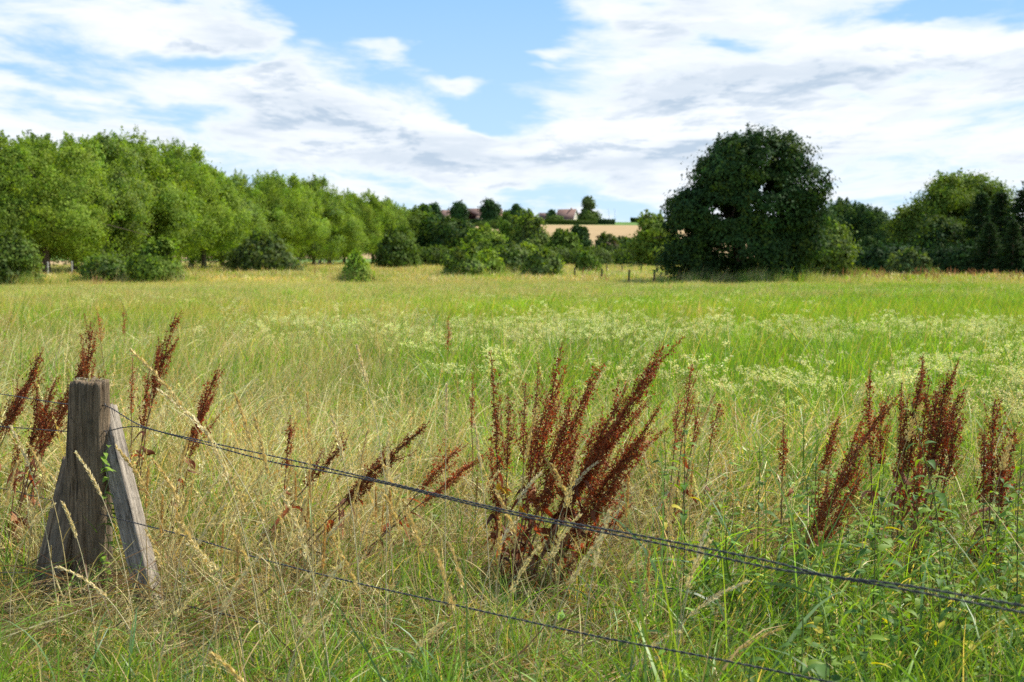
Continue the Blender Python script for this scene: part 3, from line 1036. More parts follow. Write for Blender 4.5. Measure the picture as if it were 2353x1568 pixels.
row = [(-230, 88), (-175, 95), (-10, 99), (62, 104), (112, 101), (172, 108), (242, 110), (300, 117), (358, 120), (415, 127), (470, 133), (512, 143),
       (558, 152), (597, 158), (640, 166), (683, 177), (722, 188), (757, 200), (792, 210), (826, 224), (858, 236), (890, 250), (918, 262)]
for k, (px, D) in enumerate(row):
    top = np.interp(px, tops[:, 0], tops[:, 1])
    H = CAM_H + (257.5 - top * K) / FPX * D
    p = ground_at(px, D)
    s = H / 12.6
    s *= (1.0, .93, 1.03, .96, .9, 1.02, .95)[k % 7]
    put_tree('meadow_edge_tree', rowm[(k * 3) % 5], p, sz=(s * WV[k % 7], s * WV[(k + 3) % 7], s), label=f'light green tree of the long row, {ORD[k]} from its near end, front line', group='light green trees in the long row')
rowd = [make_tree('row', 12.5, 8.8, 2.6, 14, 900, 40, .2, (MG * .9, MG * 1.2), (3, 3), shape='round', tr=.3, clump=.45, shell=.25, gap=.38, gaps=1.8, droop=.2, shoots=90, seed=40 + k) for k in range(2)]  # rear line leaf colour darkened to paint shaded gaps behind the front trees
for k, (px, D) in enumerate([(-60, 118), (90, 124), (215, 132), (330, 140), (440, 156), (540, 178), (640, 200), (735, 228), (820, 256), (880, 275)]):
    top = np.interp(px, tops[:, 0], tops[:, 1]) + 16
    H = CAM_H + (257.5 - top * K) / FPX * D
    s = H / 13.1
    put_tree('meadow_edge_tree', rowd[k % 2], ground_at(px, D), sz=(s, s, s), label=f'rear tree of the long row, leaves darkened for shaded gaps, {ORD[k]} from its near end', group='light green trees in the long row')

# ---- shrubs and single trees: px centre, top, base, width(px) at a distance
def fit(px, top, wpx, D):
    p = ground_at(px, D)
    H = (at(px, top, D).z - p.z) * .965
    return p, H, wpx * .98 * K / FPX * D


def shrub(name, px, top, wpx, D, pal, pw, label, cat='bush', n=420, per=30, size=None, z0=.0, nl=9, shape='dome', mat=None, **kw):
    p, H, Wd = fit(px, top, wpx, D)
    size = size or D * .0022
    kw.setdefault('clump', .042 * (H + Wd)); kw.setdefault('shell', .22); kw.setdefault('gap', .4); kw.setdefault('gaps', .2 * (H + Wd) / 2); kw.setdefault('fs', .2 * (H + Wd)); kw['shoots'] = int(kw.get('shoots', 20) * 1.8)
    ms = make_tree(name, H, Wd * .95, z0 * H, nl, n, per, size, pal, pw, mat, shape, tr=.03 * H + .02, **kw)
    return put_tree(name, ms, p, rz=0.0, label=label, cat=cat)


shrub('hawthorn_bush', 8, 528, 165, 66, (MG * .85, MG * 1.1, GG), (4, 3, 1), 'dark green hawthorn bush cut by the left end of the picture', n=700, shoots=30, layered=.3)
shrub('hawthorn_bush', 258, 590, 150, 74, (GG, MG * 1.25), (3, 4), 'low spreading green bush joined to the hawthorn beside it', n=420, shoots=16)
shrub('hawthorn_bush', 366, 556, 128, 72, (MG, LG * .9, MG * 1.2), (3, 3, 2), 'rounded green hawthorn bush at the straw grass edge in front of the tall row', n=620, shoots=40)
shrub('willow_bush', 600, 545, 175, 118, (GG * .72, GG * .9, MG * .8), (4, 3, 2), 'broad grey-green willow bush under the row of light green trees', n=800, shoots=40, droop=.35)
shrub('young_hawthorn', 822, 584, 96, 70, (LG * 1.1, YG, LG * .8), (4, 2, 2), 'small bright green tiered tree standing alone in straw grass', cat='tree', n=300, layered=.34, shoots=22, shape='cone', nl=7)
shrub('field_maple', 908, 530, 100, 150, (MG * .75, MG * .95, GG * .8), (4, 3, 1), 'rounded dark green tree below the end of the long row', cat='tree', n=620, shoots=30)
shrub('willow_bush', 1068, 566, 96, 98, (MG * 1.1, LG * .9, GG), (4, 3, 2), 'round green bush, first of the clump in the middle of the meadow', n=560, shoots=30)
shrub('willow_bush', 1120, 580, 80, 103, (YG * .7, LG * .9), (3, 3), 'yellow-green bush squeezed between two larger bushes of the clump', n=330, shoots=20)
shrub('willow_bush', 1172, 570, 110, 108, (GG * 1.05, MG * 1.1), (4, 3), 'dull green bush behind the middle of the meadow clump', n=520, shoots=30)
shrub('willow_bush', 1205, 566, 70, 125, (LG, YG * .8), (4, 2), 'fresh green bush standing furthest back in the meadow clump', n=330, shoots=20)
shrub('hawthorn_bush', 1245, 584, 84, 96, (MG * .85, GG * 1.1, LG * .8), (3, 3, 2), 'dense bush at the right end of the meadow clump', n=480, shoots=24)
shrub('hawthorn_bush', 1350, 581, 50, 112, (MG, MG * 1.3), (4, 3), 'small round green bush standing by itself beyond the clump', n=300, shoots=14)
shrub('grey_bush', 2088, 582, 96, 98, (GG * .75, GG, DG * 1.5), (4, 3, 2), 'grey-green rounded bush in front of the dark wood', n=520, shoots=40)

FM = dict(mat=M_leafdark)
midtrees = [
    ('broadleaf_tree', 960, 480, 95, 265, (MG * .8, MG), (3, 3), 'dark tree at the far end of the long row', 'round'),
    ('broadleaf_tree', 985, 464, 60, 300, (DG * 1.4, MG * .7), (3, 3), 'dark pointed tree rising over the end of the row', 'tall'),
    ('broadleaf_tree', 1005, 500, 90, 255, (MG * .62, DG * 1.5), (3, 3), 'dark green tree left of the low dark tree group', 'round'),
    ('broadleaf_tree', 1045, 505, 105, 250, (DG * 1.5, MG * .7, GG * .7), (3, 3, 2), 'broad dark tree in front of the hillside houses', 'round'),
    ('willow_tree', 1110, 522, 92, 240, (LG * .95, YG * .7), (4, 2), 'rounded light green willow below the wheat field', 'round'),
    ('broadleaf_tree', 1130, 555, 90, 235, (GG, MG), (3, 3), 'grey-green low tree beside the rounded willow', 'round'),
    ('broadleaf_tree', 1170, 490, 75, 330, (MG * .8, MG), (3, 3), 'dark bushy tree behind the tall birch', 'round'),
    ('birch_tree', 1222, 476, 92, 225, (GG * .95, LG * .75), (4, 3), 'tall feathery birch in front of the wheat hillside', 'tall'),
    ('broadleaf_tree', 1194, 490, 50, 235, (GG * .95, LG * .75), (4, 3), 'slender green tree at the birch\'s side', 'tall'),
    ('broadleaf_tree', 1296, 530, 72, 215, (MG * .95, MG * 1.15), (4, 3), 'rounded mid green tree right of the birch', 'round'),
    ('broadleaf_tree', 1332, 514, 58, 240, (DG * 1.2, DG * 1.5), (4, 3), 'very dark narrow tree in front of the wheat field', 'tall'),
    ('broadleaf_tree', 1395, 540, 62, 205, (GG * .8, MG * .7, BARK * 1.2), (3, 3, 1), 'scrubby olive tree below the wheat field', 'round'),
    ('broadleaf_tree', 1435, 550, 70, 210, (DG * 1.7, GG * .7), (3, 3), 'low dark thicket tree left of the yellow-green tree', 'round'),
    ('lime_tree', 1500, 490, 92, 165, (LG * .8, YG * .75, MG), (3, 3, 3), 'yellow-green tree touching the left side of the oak', 'round')]
for (nm, px, top, w, D, pal, pw, lab, sh) in midtrees:
    p, H, Wd = fit(px, top, w, D)
    ms = make_tree(nm, H, Wd, .06 * H, 10, 560, 28, D * .0019, pal, pw, None, sh, tr=.02 * H, clump=.035 * (H + Wd), shell=.3, gap=.36, gaps=.1 * (H + Wd), shoots=34, droop=.2, fs=.1 * (H + Wd))
    put_tree(nm, ms, p, rz=0.0, label=lab, cat='tree')
# low scrub filling at the foot of the middle trees: individual bushes
scr = make_tree('scrub', 2.6, 6, .0, 9, 420, 26, .3, (MG * .75, GG * .8, MG), (3, 2, 2), None, 'dome', tr=.1, clump=.4, shell=.3, gap=.3, gaps=1.2, shoots=20)
for k, px in enumerate([930, 965, 1000, 1030, 1062, 1150, 1240, 1275, 1325, 1360, 1400, 1440, 1475, 1530]):
    D = 190 + (k * 37) % 22
    put_tree('scrub_bush', scr, ground_at(px, D), s=.9 + .25 * ((k * 7) % 5) / 5, label='low dark scrub bush in the hedge line across the far meadow', cat='bush', group='scrub bushes of the far hedge line')

# ---- wood on the right
dk = [make_tree('wood', 10, 8, .6, 14, 1150, 30, .25, (DG * 1.2, DG * 1.7, MG * .85), (3, 3, 3), M_leafdark, s_, tr=.2, clump=.42, shell=.27, gap=.33, gaps=2.0, shoots=60)
      for s_ in ('round', 'tall', 'round')]
WL = ['partly behind its crown', 'just clear of its crown', 'with the highest dark top', 'second dark top', 'third dark top', 'before the tall light tree',
      'low under the highest dark top', 'low under the third dark top', 'lowest of them']
wood = [(1855, 500, 150), (1890, 478, 140), (1935, 456, 146), (1975, 470, 143), (2012, 475, 140), (2045, 505, 137), (1915, 520, 128), (1990, 540, 127), (2060, 550, 124)]
for k, (px, top, D) in enumerate(wood):
    p = ground_at(px, D); H = at(px, top, D).z - p.z; s = H / 10.3
    put_tree('wood_tree', dk[k % 3], p, s=s, label=f'dark broadleaf tree in the wood right of the oak, {WL[k]}', group='dark trees of the wood')
for (nm, px, top, w, D, pal, pw, lab, sh, n) in [
    ('lime_tree', 1892, 518, 120, 92, (MG * .95, GG * .95, LG * .75), (3, 3, 2), 'mid green tree half hidden behind the right side of the oak', 'round', 900),
    ('robinia_tree', 2200, 398, 260, 122, (LG * .62, YG * .62, MG), (4, 3, 3), 'broad light green tree highest in the wood on the right', 'round', 2600),
    ('robinia_tree', 2090, 476, 130, 124, (LG * .6, YG * .5, MG * .9), (3, 2, 3), 'lower yellow-green tree beside the highest tree of the wood', 'round', 900),
    ('broadleaf_tree', 2150, 500, 150, 116, (MG * .6, DG * 1.5, LG * .45), (3, 3, 1), 'deep green tree under the highest tree of the wood', 'round', 900)]:
    p, H, Wd = fit(px, top, w, D)
    ms = make_tree(nm, H, Wd, .05 * H, 15, n, 30, .2, pal, pw, M_leaf, sh, tr=.2, clump=.38, shell=.28, gap=.36, gaps=1.6, shoots=60)
    put_tree(nm, ms, p, rz=0.0, label=lab, cat='tree')


def conifer(H, Wd, n=900):
    gt = Geo(); z = np.linspace(-.2, H, 8)
    tube(gt, np.column_stack([0 * z, 0 * z, z]), .16 * (1.03 - z / H), 8, BARK)
    g = Geo()
    k = 60; f = rng.uniform(.9, 1.06, k); t = nrm(rand_dir(k) + np.array([0, 0, 1.2]))
    diamonds(g, np.column_stack([rng.normal(0, .12, k) * (1.1 - f) * 4, rng.normal(0, .12, k) * (1.1 - f) * 4, f * H]), t, perp_of(t), rng.uniform(.15, .3, k), rng.uniform(.06, .1, k), pick_cols(k, [DG, DG * 1.3], [1, 1]))
    lev = np.linspace(.03, .96, int(n / 34)) + rng.normal(0, .006, int(n / 34))
    for f in lev:
        zz = f * H; rr = Wd / 2 * (1 - f) ** 1.1 * rng.uniform(.55, 1.25)
        nb = 9
        for a in rng.uniform(0, 6.28, nb):
            rr = Wd / 2 * (1 - f) ** .95 * rng.uniform(.5, 1.3)
            k = 44
            s = rng.uniform(.1, 1, k)
            dd = np.array([math.cos(a), math.sin(a), 0])
            pos = dd * (s * rr)[:, None] + np.array([0, 0, zz]) + np.column_stack([rng.normal(0, .12, k), rng.normal(0, .12, k), -.2 * s * rr + .12 * s * s * rr + rng.normal(0, .07, k)])
            t = nrm(dd + rand_dir(k) * .55 - np.array([0, 0, .25]))
            diamonds(g, pos, t, perp_of(t), rng.uniform(.16, .34, k) * (1.1 - .6 * f), rng.uniform(.07, .13, k), pick_cols(k, [DG * .95, DG * 1.3, np.array([.06, .055, .03])], [4, 3, 1]))
    return gt.mesh('trunk', M_bark, True), g.mesh('crown', M_leafdark)


con = [conifer(9.5, 6.4, 1400), conifer(9.5, 5.6, 1300)]
for k, (px, top, D, lab) in enumerate([(2250, 436, 112, 'dark spruce nearest the broad light green tree'), (2295, 432, 108, 'dark spruce second from the right end of the wood'),
                                       (2345, 428, 106, 'dark spruce at the right end of the wood'), (2400, 425, 104, 'dark spruce just beyond the picture edge'), (2270, 505, 103, 'shorter dark spruce in front of the taller spruces'),
                                       (2325, 500, 101, 'low dark spruce in front at the end of the wood'), (2450, 430, 103, 'outermost dark spruce of the wood')]):
    p = ground_at(px, D); H = at(px, top, D).z - p.z; s = H / 9.6
    put_tree('spruce_tree', con[k % 2], p, sz=(s * 1.6, s * 1.6, s), label=lab)
# low shrubs along the wood's foot, leaf colour darkened for the shade there
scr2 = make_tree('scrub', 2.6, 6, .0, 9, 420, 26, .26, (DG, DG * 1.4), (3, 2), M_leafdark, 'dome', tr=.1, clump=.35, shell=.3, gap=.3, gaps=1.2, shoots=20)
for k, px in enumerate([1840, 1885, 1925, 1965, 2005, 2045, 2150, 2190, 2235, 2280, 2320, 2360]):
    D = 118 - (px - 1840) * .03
    e = put_tree('wood_bush', scr2, ground_at(px, D), s=.75 + .1 * (k % 3), label='low bush along the foot of the wood, shade put into its leaves', cat='bush', group='bushes at the foot of the wood')

# ------------------------------------------------------------------ hilltop: houses, trees, hedges, lamps
M_roof = solid_mat('clay_roof_tiles', (.16, .095, .075), .85, 1.2, .3, .2)
M_wall = solid_mat('cream_render', (.62, .56, .44), .9, .8, .08, .05)
M_pink = solid_mat('pink_render', (.52, .36, .29), .9, .8, .1, .05)
M_brick = solid_mat('orange_brick', (.42, .24, .15), .9, 2.5, .2, .05)
M_frame = solid_mat('white_trim', (.78, .77, .74), .6, 3, .05, .02)
M_glass = solid_mat('window_glass', (.03, .04, .05), .12, 1, .1, .0, spec=.6)


def house(px, D, Wd, Dp, hw, hr, rz, wall, label, windows=2, base_px=None):
    p = ground_at(px, D)
    e = empty('house', p, rz)
    g = Geo(); box(g, (-Wd / 2, -Dp / 2, -1), (Wd / 2, Dp / 2, hw), (.5, .5, .5))
    # gable triangles
    for sx in (-1, 1):
        x = sx * Wd / 2
        g.add([(x, -Dp / 2, hw), (x, Dp / 2, hw), (x, 0.02, hw + hr), (x, -0.02, hw + hr)], [(0, 1, 2, 3)], np.array([.5, .5, .5]))
    obj('wall', g.mesh('wall', wall), e)
    g = Geo(); o = .45; t = .16
    for sy in (-1, 1):
        sl = hr / (Dp / 2)
        a = [(-Wd / 2 - o, sy * (Dp / 2 + o), hw - o * sl + .06), (Wd / 2 + o, sy * (Dp / 2 + o), hw - o * sl + .06), (Wd / 2 + o, 0, hw + hr + .06), (-Wd / 2 - o, 0, hw + hr + .06)]
        b = [(x, y, z + t) for (x, y, z) in a]
        g.add(a + b, [(0, 1, 2, 3), (4, 5, 6, 7), (0, 1, 5, 4), (1, 2, 6, 5), (2, 3, 7, 6), (3, 0, 4, 7)], np.array([.4, .2, .1]))
    rf = obj('roof', g.mesh('roof', M_roof), e)
    g = Geo(); box(g, (Wd * .2, -.3, hw + hr - .5), (Wd * .2 + .7, .3, hw + hr + 1.2), (.4, .3, .2))
    obj('chimney', g.mesh('chimney', M_brick), rf)
    for k in range(windows):
        x = -Wd / 2 + Wd * (k + .6) / (windows + .2)
        g = Geo(); box(g, (x - .6, -Dp / 2 - .05, .9), (x + .6, -Dp / 2 + .02, 2.2), (.8, .8, .8))
        w_ = obj('window', g.mesh('window', M_frame), e)
        g = Geo(); box(g, (x - .5, -Dp / 2 - .07, 1.0), (x + .5, -Dp / 2 - .03, 2.1), (.1, .1, .1))
        obj('pane', g.mesh('pane', M_glass), w_)
    # white barge boards, one along each gable
    for sx in (-1, 1):
        g = Geo()
        x = sx * (Wd / 2 + o + .06)
        sl = hr / (Dp / 2)
        tube(g, [(x, sy * (Dp / 2 + o), hw - o * sl * 1 + .1 + (hr + o * sl) * (1 - abs(sy))) for sy in (-1, -.5, -.02, .02, .5, 1)], .13, 4, (.8, .8, .8))
        obj('barge_board', g.mesh('barge_board', M_frame), rf)
    tag(e, label, 'house', 'houses on the hilltop')
    return e


house(1303, 850, 12.0, 12, 3.0, 6.2, R(-22), M_wall, 'cream house with large red-brown roof, alone on the hilltop beside the hedge', 3)
house(1338, 875, 10, 8, 3.2, 3.2, R(-8), M_brick, 'low brick house wing tucked behind the cream house and the ivy bush')
house(1022, 860, 12, 9, 4.2, 4.4, R(30), M_wall, 'pale gabled house furthest along the hilltop row')
house(1048, 880, 12, 9, 4, 4, R(-5), M_pink, 'reddish roofed house behind the hilltop oak nearest the row')
house(1098, 860, 13, 9, 5, 4.5, R(10), M_pink, 'pink walled house between the two round hilltop trees')
house(1128, 865, 10, 8, 3, 3.4, R(-12), M_wall, 'small cream house with pale end wall behind the larger hilltop tree')
house(1148, 858, 3.2, 6, 7, 2.0, R(0), M_brick, 'narrow tall brick house front right of the larger hilltop tree', 1)
house(1262, 900, 14, 8, 3, 3.2, R(8), M_brick, 'long low brown roof showing over the trees left of the cream house')

ht = [('round_tree', 1056, 463, 40, 845, DG * 1.3, 'round', 'round dark tree on the skyline, smaller of the two by the pink house'),
      ('round_tree', 1126, 458, 46, 842, DG * 1.15, 'round', 'larger round dark tree on the skyline by the pink house'),
      ('broadleaf_tree', 1187, 467, 32, 870, DG * 1.5, 'tall', 'dark tree with a raised top on the skyline behind the birch'),
      ('broadleaf_tree', 1172, 484, 50, 880, DG * 1.6, 'round', 'broad low dark tree on the skyline behind the birch'),
      ('broadleaf_tree', 978, 468, 30, 845, DG * 1.3, 'round', 'dark tree on the skyline nearest the long row'),
      ('broadleaf_tree', 998, 466, 28, 850, DG * 1.3, 'round', 'second dark tree on the skyline from the long row'),
      ('copper_tree', 1082, 488, 18, 850, np.array([.05, .02, .02]), 'round', 'small purple-leaved tree between the round dark trees'),
      ('broadleaf_tree', 1268, 480, 22, 860, DG * 1.5, 'tall', 'narrow dark tree on the skyline left of the cream house'),
      ('broadleaf_tree', 1275, 497, 40, 835, MG * .7, 'round', 'bushy tree on the hilltop hedge left of the cream house'),
      ('tall_thin_tree', 1351, 450, 24, 842, GG * .8, 'round', 'thin tall tree with airy top rising from the ivy bush'),
      ('ivy_bush', 1355, 486, 56, 838, MG * .72, 'dome', 'wide dark bush under the thin tall tree on the hilltop'),
      ('ivy_bush', 1345, 478, 26, 840, GG * .7, 'tall', 'grey-green ivy covered tree base beside the cream house'),
      ('broadleaf_tree', 1150, 508, 60, 700, MG * .8, 'round', 'green tree on the upper edge of the wheat field'),
      ('broadleaf_tree', 1112, 512, 40, 760, MG * .7, 'round', 'smaller green tree at the field edge below the pink house')]
for (nm, px, top, w, D, c, sh, lab) in ht:
    p, H, Wd = fit(px, top, w, D)
    thin = nm == 'tall_thin_tree'
    ms = make_tree(nm, H, Wd, (.55 if thin else .05) * H, 8, 130 if thin else 300, 20, 1.1, (c, c * 1.25), (3, 2), M_leafdark, sh, tr=.3, clump=.045 * (H + Wd), shell=.3, gap=.36 if thin else .3, gaps=2.4)
    put_tree(nm, ms, p, rz=0.0, label=lab, cat='bush' if 'bush' in nm else 'tree', group='trees on the hilltop')


def hedge(px0, px1, top, D, c, label, dep=2.5):
    a = ground_at(px0, D); b = ground_at(px1, D)
    H = at((px0 + px1) / 2, top, D).z - (a.z + b.z) / 2
    Wd = abs(b.x - a.x)
    n = int(max(60, Wd * 14))
    g = Geo()
    pos = np.column_stack([rng.uniform(0, Wd, n * 12), rng.uniform(-dep / 2, dep / 2, n * 12), np.abs(1 - rng.beta(1.2, 3, n * 12)) * H])
    pos[:, 2] *= .92 + .12 * vnoise(pos[:, 0], pos[:, 1], 3, 2)
    t = rand_dir(len(pos))
    k = len(pos)
    diamonds(g, pos, t, perp_of(t), rng.uniform(.5, .9, k), rng.uniform(.3, .6, k), pick_cols(k, [c, c * 1.3], [3, 2]))
    e = empty('hedge', a); obj('foliage', g.mesh('foliage', M_leafdark), e)
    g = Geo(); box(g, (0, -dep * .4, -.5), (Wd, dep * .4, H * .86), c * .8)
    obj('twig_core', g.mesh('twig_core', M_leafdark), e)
    tag(e, label, 'hedge')


hedge(1075, 1165, 505, 820, DG * 1.1, 'long dark hedge at the top of the wheat field under the houses')
hedge(1232, 1372, 506, 818, MG * .65, 'green hedge running below the cream house')
hedge(1368, 1412, 504, 826, DG * 1.2, 'short clipped hedge right of the ivy bush')
hedge(1448, 1500, 501, 905, DG * 1.1, 'dark hedge beyond the green strip near the oak')
hedge(1090, 1190, 540, 560, DG * 1.4, 'dark hedge across the lower wheat field left of the birch')

M_pole = solid_mat('lamp_pole', (.45, .46, .47), .5, 3, .1, .0)
for px in (1398, 1412):
    p = ground_at(px, 870); e = empty('street_lamp', p)
    H = at(px, 482, 870).z - p.z
    g = Geo(); tube(g, [(0, 0, -.3), (0, 0, H * .5), (0, 0, H)], [.12, .1, .07], 6, (.4, .4, .4)); obj('pole', g.mesh('pole', M_pole), e)
    g = Geo(); box(g, (-1.1, -.15, H), (.1, .15, H + .15), (.4, .4, .4)); obj('lamp_head', g.mesh('lamp_head', M_pole), e)
    tag(e, 'thin street lamp on the hilltop skyline right of the ivy bush' if px < 1405 else 'thin street lamp on the skyline, the one further from the ivy bush', 'street lamp')

# ------------------------------------------------------------------ wooden post with struts
def wood_material(name='weathered_wood', dark=(.06, .038, .020, 1), light=(.36, .26, .155, 1)):
    m, n, out = new_mat(name)
    t = n.node('ShaderNodeTexCoord')
    mp = n.node('ShaderNodeMapping', {'Vector': t.outputs['Object'], 'Scale': (1, 1, .07)})
    wv = n.noise(mp.outputs[0], 70, 8, .75, .8)
    mp2 = n.node('ShaderNodeMapping', {'Vector': t.outputs['Object'], 'Scale': (1, 1, .12)})
    bl = n.noise(mp2.outputs[0], 16, 5, .6, .6)
    big = n.noise(t.outputs['Object'], 6, 4, .6)
    c = n.mix(n.mr(wv, .34, .64), dark, light)
    c = n.mix(n.mr(bl, .5, .72, 0, .55), c, (.17, .145, .10, 1))
    c = n.mix(n.mr(big, .48, .68, 0, .6), c, (.13, .10, .055, 1))
    pat = n.noise(t.outputs['Object'], 13, 6, .7, 1.2)
    c = n.mix(n.mr(pat, .56, .66, 0, .55), c, (.05, .045, .03, 1))
    mp3 = n.node('ShaderNodeMapping', {'Vector': t.outputs['Object'], 'Scale': (1, 1, .035)})
    cr = n.noise(mp3.outputs[0], 34, 3, .5)
    crack = n.mr(cr, .335, .365, 1, 0, smooth=True)
    c = n.mix(n.m('MULTIPLY', crack, .85), c, (.025, .019, .014, 1))
    h = n.m('SUBTRACT', n.m('ADD', wv, n.m('MULTIPLY', bl, .4)), n.m('MULTIPLY', crack, 1.2))
    b = n.node('ShaderNodeBump', {'Height': h, 'Strength': 1.0, 'Distance': .014})
    p = n.node('ShaderNodeBsdfPrincipled', {'Base Color': c, 'Roughness': .88, 'Specular IOR Level': .2, 'Normal': b.outputs[0]})
    n.l.new(p.outputs[0], out.inputs[0])
    return m


M_wood = wood_material()
M_wood2 = wood_material('silvered_sunlit_plank', (.07, .052, .036, 1), (.52, .44, .33, 1))  # silver-grey wood, lightened further to put sunlight on the edge into its colour
M_metal = solid_mat('galvanised_wire', (.085, .08, .075), .5, 60, .3, .1, spec=.4, metallic=.35)
M_lichen = solid_mat('lichen', (.30, .26, .10), .95, 60, .5, .6)

post_loc = Vector((POST_XY[0], POST_XY[1], Tz(*POST_XY)))


def make_post():
    e = empty('fence_post', post_loc)
    topz = at(199, 878, POST_XY[1]).z - post_loc.z
    g = Geo()
    n_s, n_r = 72, 60
    z = np.linspace(-.15, topz, n_r)
    a = np.arange(n_s) / n_s * 2 * np.pi
    A_, Z_ = np.meshgrid(a, z)
    f = Z_ / topz
    rx = (.113 - .021 * f); ry = .105 - .02 * f
    rad = 1 + .05 * np.cos(2 * A_ + .6) + .03 * np.cos(3 * A_ + 1.3)
    nz = vnoise((A_ * 5.0).ravel(), (Z_ * 1.2).ravel(), 1, 3).reshape(A_.shape)
    nz2 = vnoise((A_ * 19.0).ravel(), (Z_ * 2.2).ravel(), 1, 6).reshape(A_.shape)
    rad += (nz - .5) * .11 + (nz2 - .5) * .07
    # drying splits that open towards the top
    for a0, dp, zz in ((4.25, .2, .55), (4.75, .16, .75), (5.2, .13, .8), (3.7, .14, .7), (5.65, .15, .85), (1.2, .2, .5), (2.4, .15, .6)):
        da = np.abs(((A_ - a0 - .05 * np.sin(Z_ * 7) + np.pi) % (2 * np.pi)) - np.pi)
        rad -= dp * np.exp(-(da / .045) ** 2) * ss((f - zz + .25) / .25)
    lean = -.02 * (1 - f)
    flare = np.clip(-np.cos(A_), 0, 1) * .055 * (1 - f) ** 1.5
    X = np.cos(A_) * (rx + flare) * rad + lean; Y = np.sin(A_) * ry * rad
    ztop = (vnoise((A_ * 3.2).ravel(), (A_ * 0).ravel(), 1, 8).reshape(A_.shape) - .5) * .04
    Zf = Z_ + ztop * (f > .97)
    V = np.stack([X, Y, Zf], -1)
    idx = np.arange(n_s * n_r).reshape(n_r, n_s)
    F = np.stack([idx[:-1], np.roll(idx[:-1], -1, 1), np.roll(idx[1:], -1, 1), idx[1:]], -1)
    # top: inner rings
    rings = [V[-1]]
    cen = V[-1].mean(0)
    for q in (.93, .75, .55, .35, .15, .02):
        rr = cen + (V[-1] - cen) * q
        rr[:, 2] = cen[2] + (V[-1][:, 2] - cen[2]) * q * .5 + .008 + rng.normal(0, .003, n_s) * (q > .1)
        rings.append(rr)
    VV = np.concatenate([V.reshape(-1, 3)] + rings[1:])
    base = idx[-1]
    fs = [F.reshape(-1, 4)]
    st = n_s * n_r
    for _ in rings[1:]:
        nx = np.arange(st, st + n_s); st += n_s
        fs.append(np.stack([base, np.roll(base, -1), np.roll(nx, -1), nx], -1)); base = nx
    g.add(VV, np.concatenate(fs), np.array([.3, .25, .2]))
    obj('post_shaft', g.mesh('post_shaft', M_wood, True), e)
    # lichen crust on the cut top
    g = Geo()
    k = 500
    aa = rng.uniform(0, 6.28, k); q = np.sqrt(rng.uniform(0, 1, k)) * .085
    keep = vnoise(q * np.cos(aa) * 40, q * np.sin(aa) * 40, 1, 3) > .45
    pos = np.column_stack([q * np.cos(aa), q * np.sin(aa) * .9, np.full(k, topz + .012) + rng.normal(0, .003, k)])[keep]
    dd = rand_dir(len(pos)) * np.array([1, 1, .5])
    diamonds(g, pos, nrm(dd), perp_of(nrm(dd)), rng.uniform(.004, .011, len(pos)), rng.uniform(.003, .008, len(pos)), pick_cols(len(pos), [np.array([.38, .30, .10]), np.array([.3, .3, .2]), np.array([.16, .17, .05])], [3, 2, 2]))
    obj('lichen', g.mesh('lichen', M_stalk), e)
    for zz in (at(199, 930, POST_XY[1]).z, at(199, 992, POST_XY[1]).z, at(199, 1180, POST_XY[1]).z):
        g = Geo()
        h = zz - post_loc.z
        tt = np.linspace(0, np.pi, 8)
        tube(g, np.column_stack([.085 + 0 * tt, -.055 + .012 * np.cos(tt) * 0, h + .014 * np.cos(tt)]) + np.column_stack([.012 * np.sin(tt), -.012 * np.sin(tt), 0 * tt]), .0022, 5, (.1, .1, .1))
        obj('staple', g.mesh('staple', M_metal), e)
    tag(e, 'thick weathered round wooden fence post with split grey top', 'fence post')
    return e


make_post()


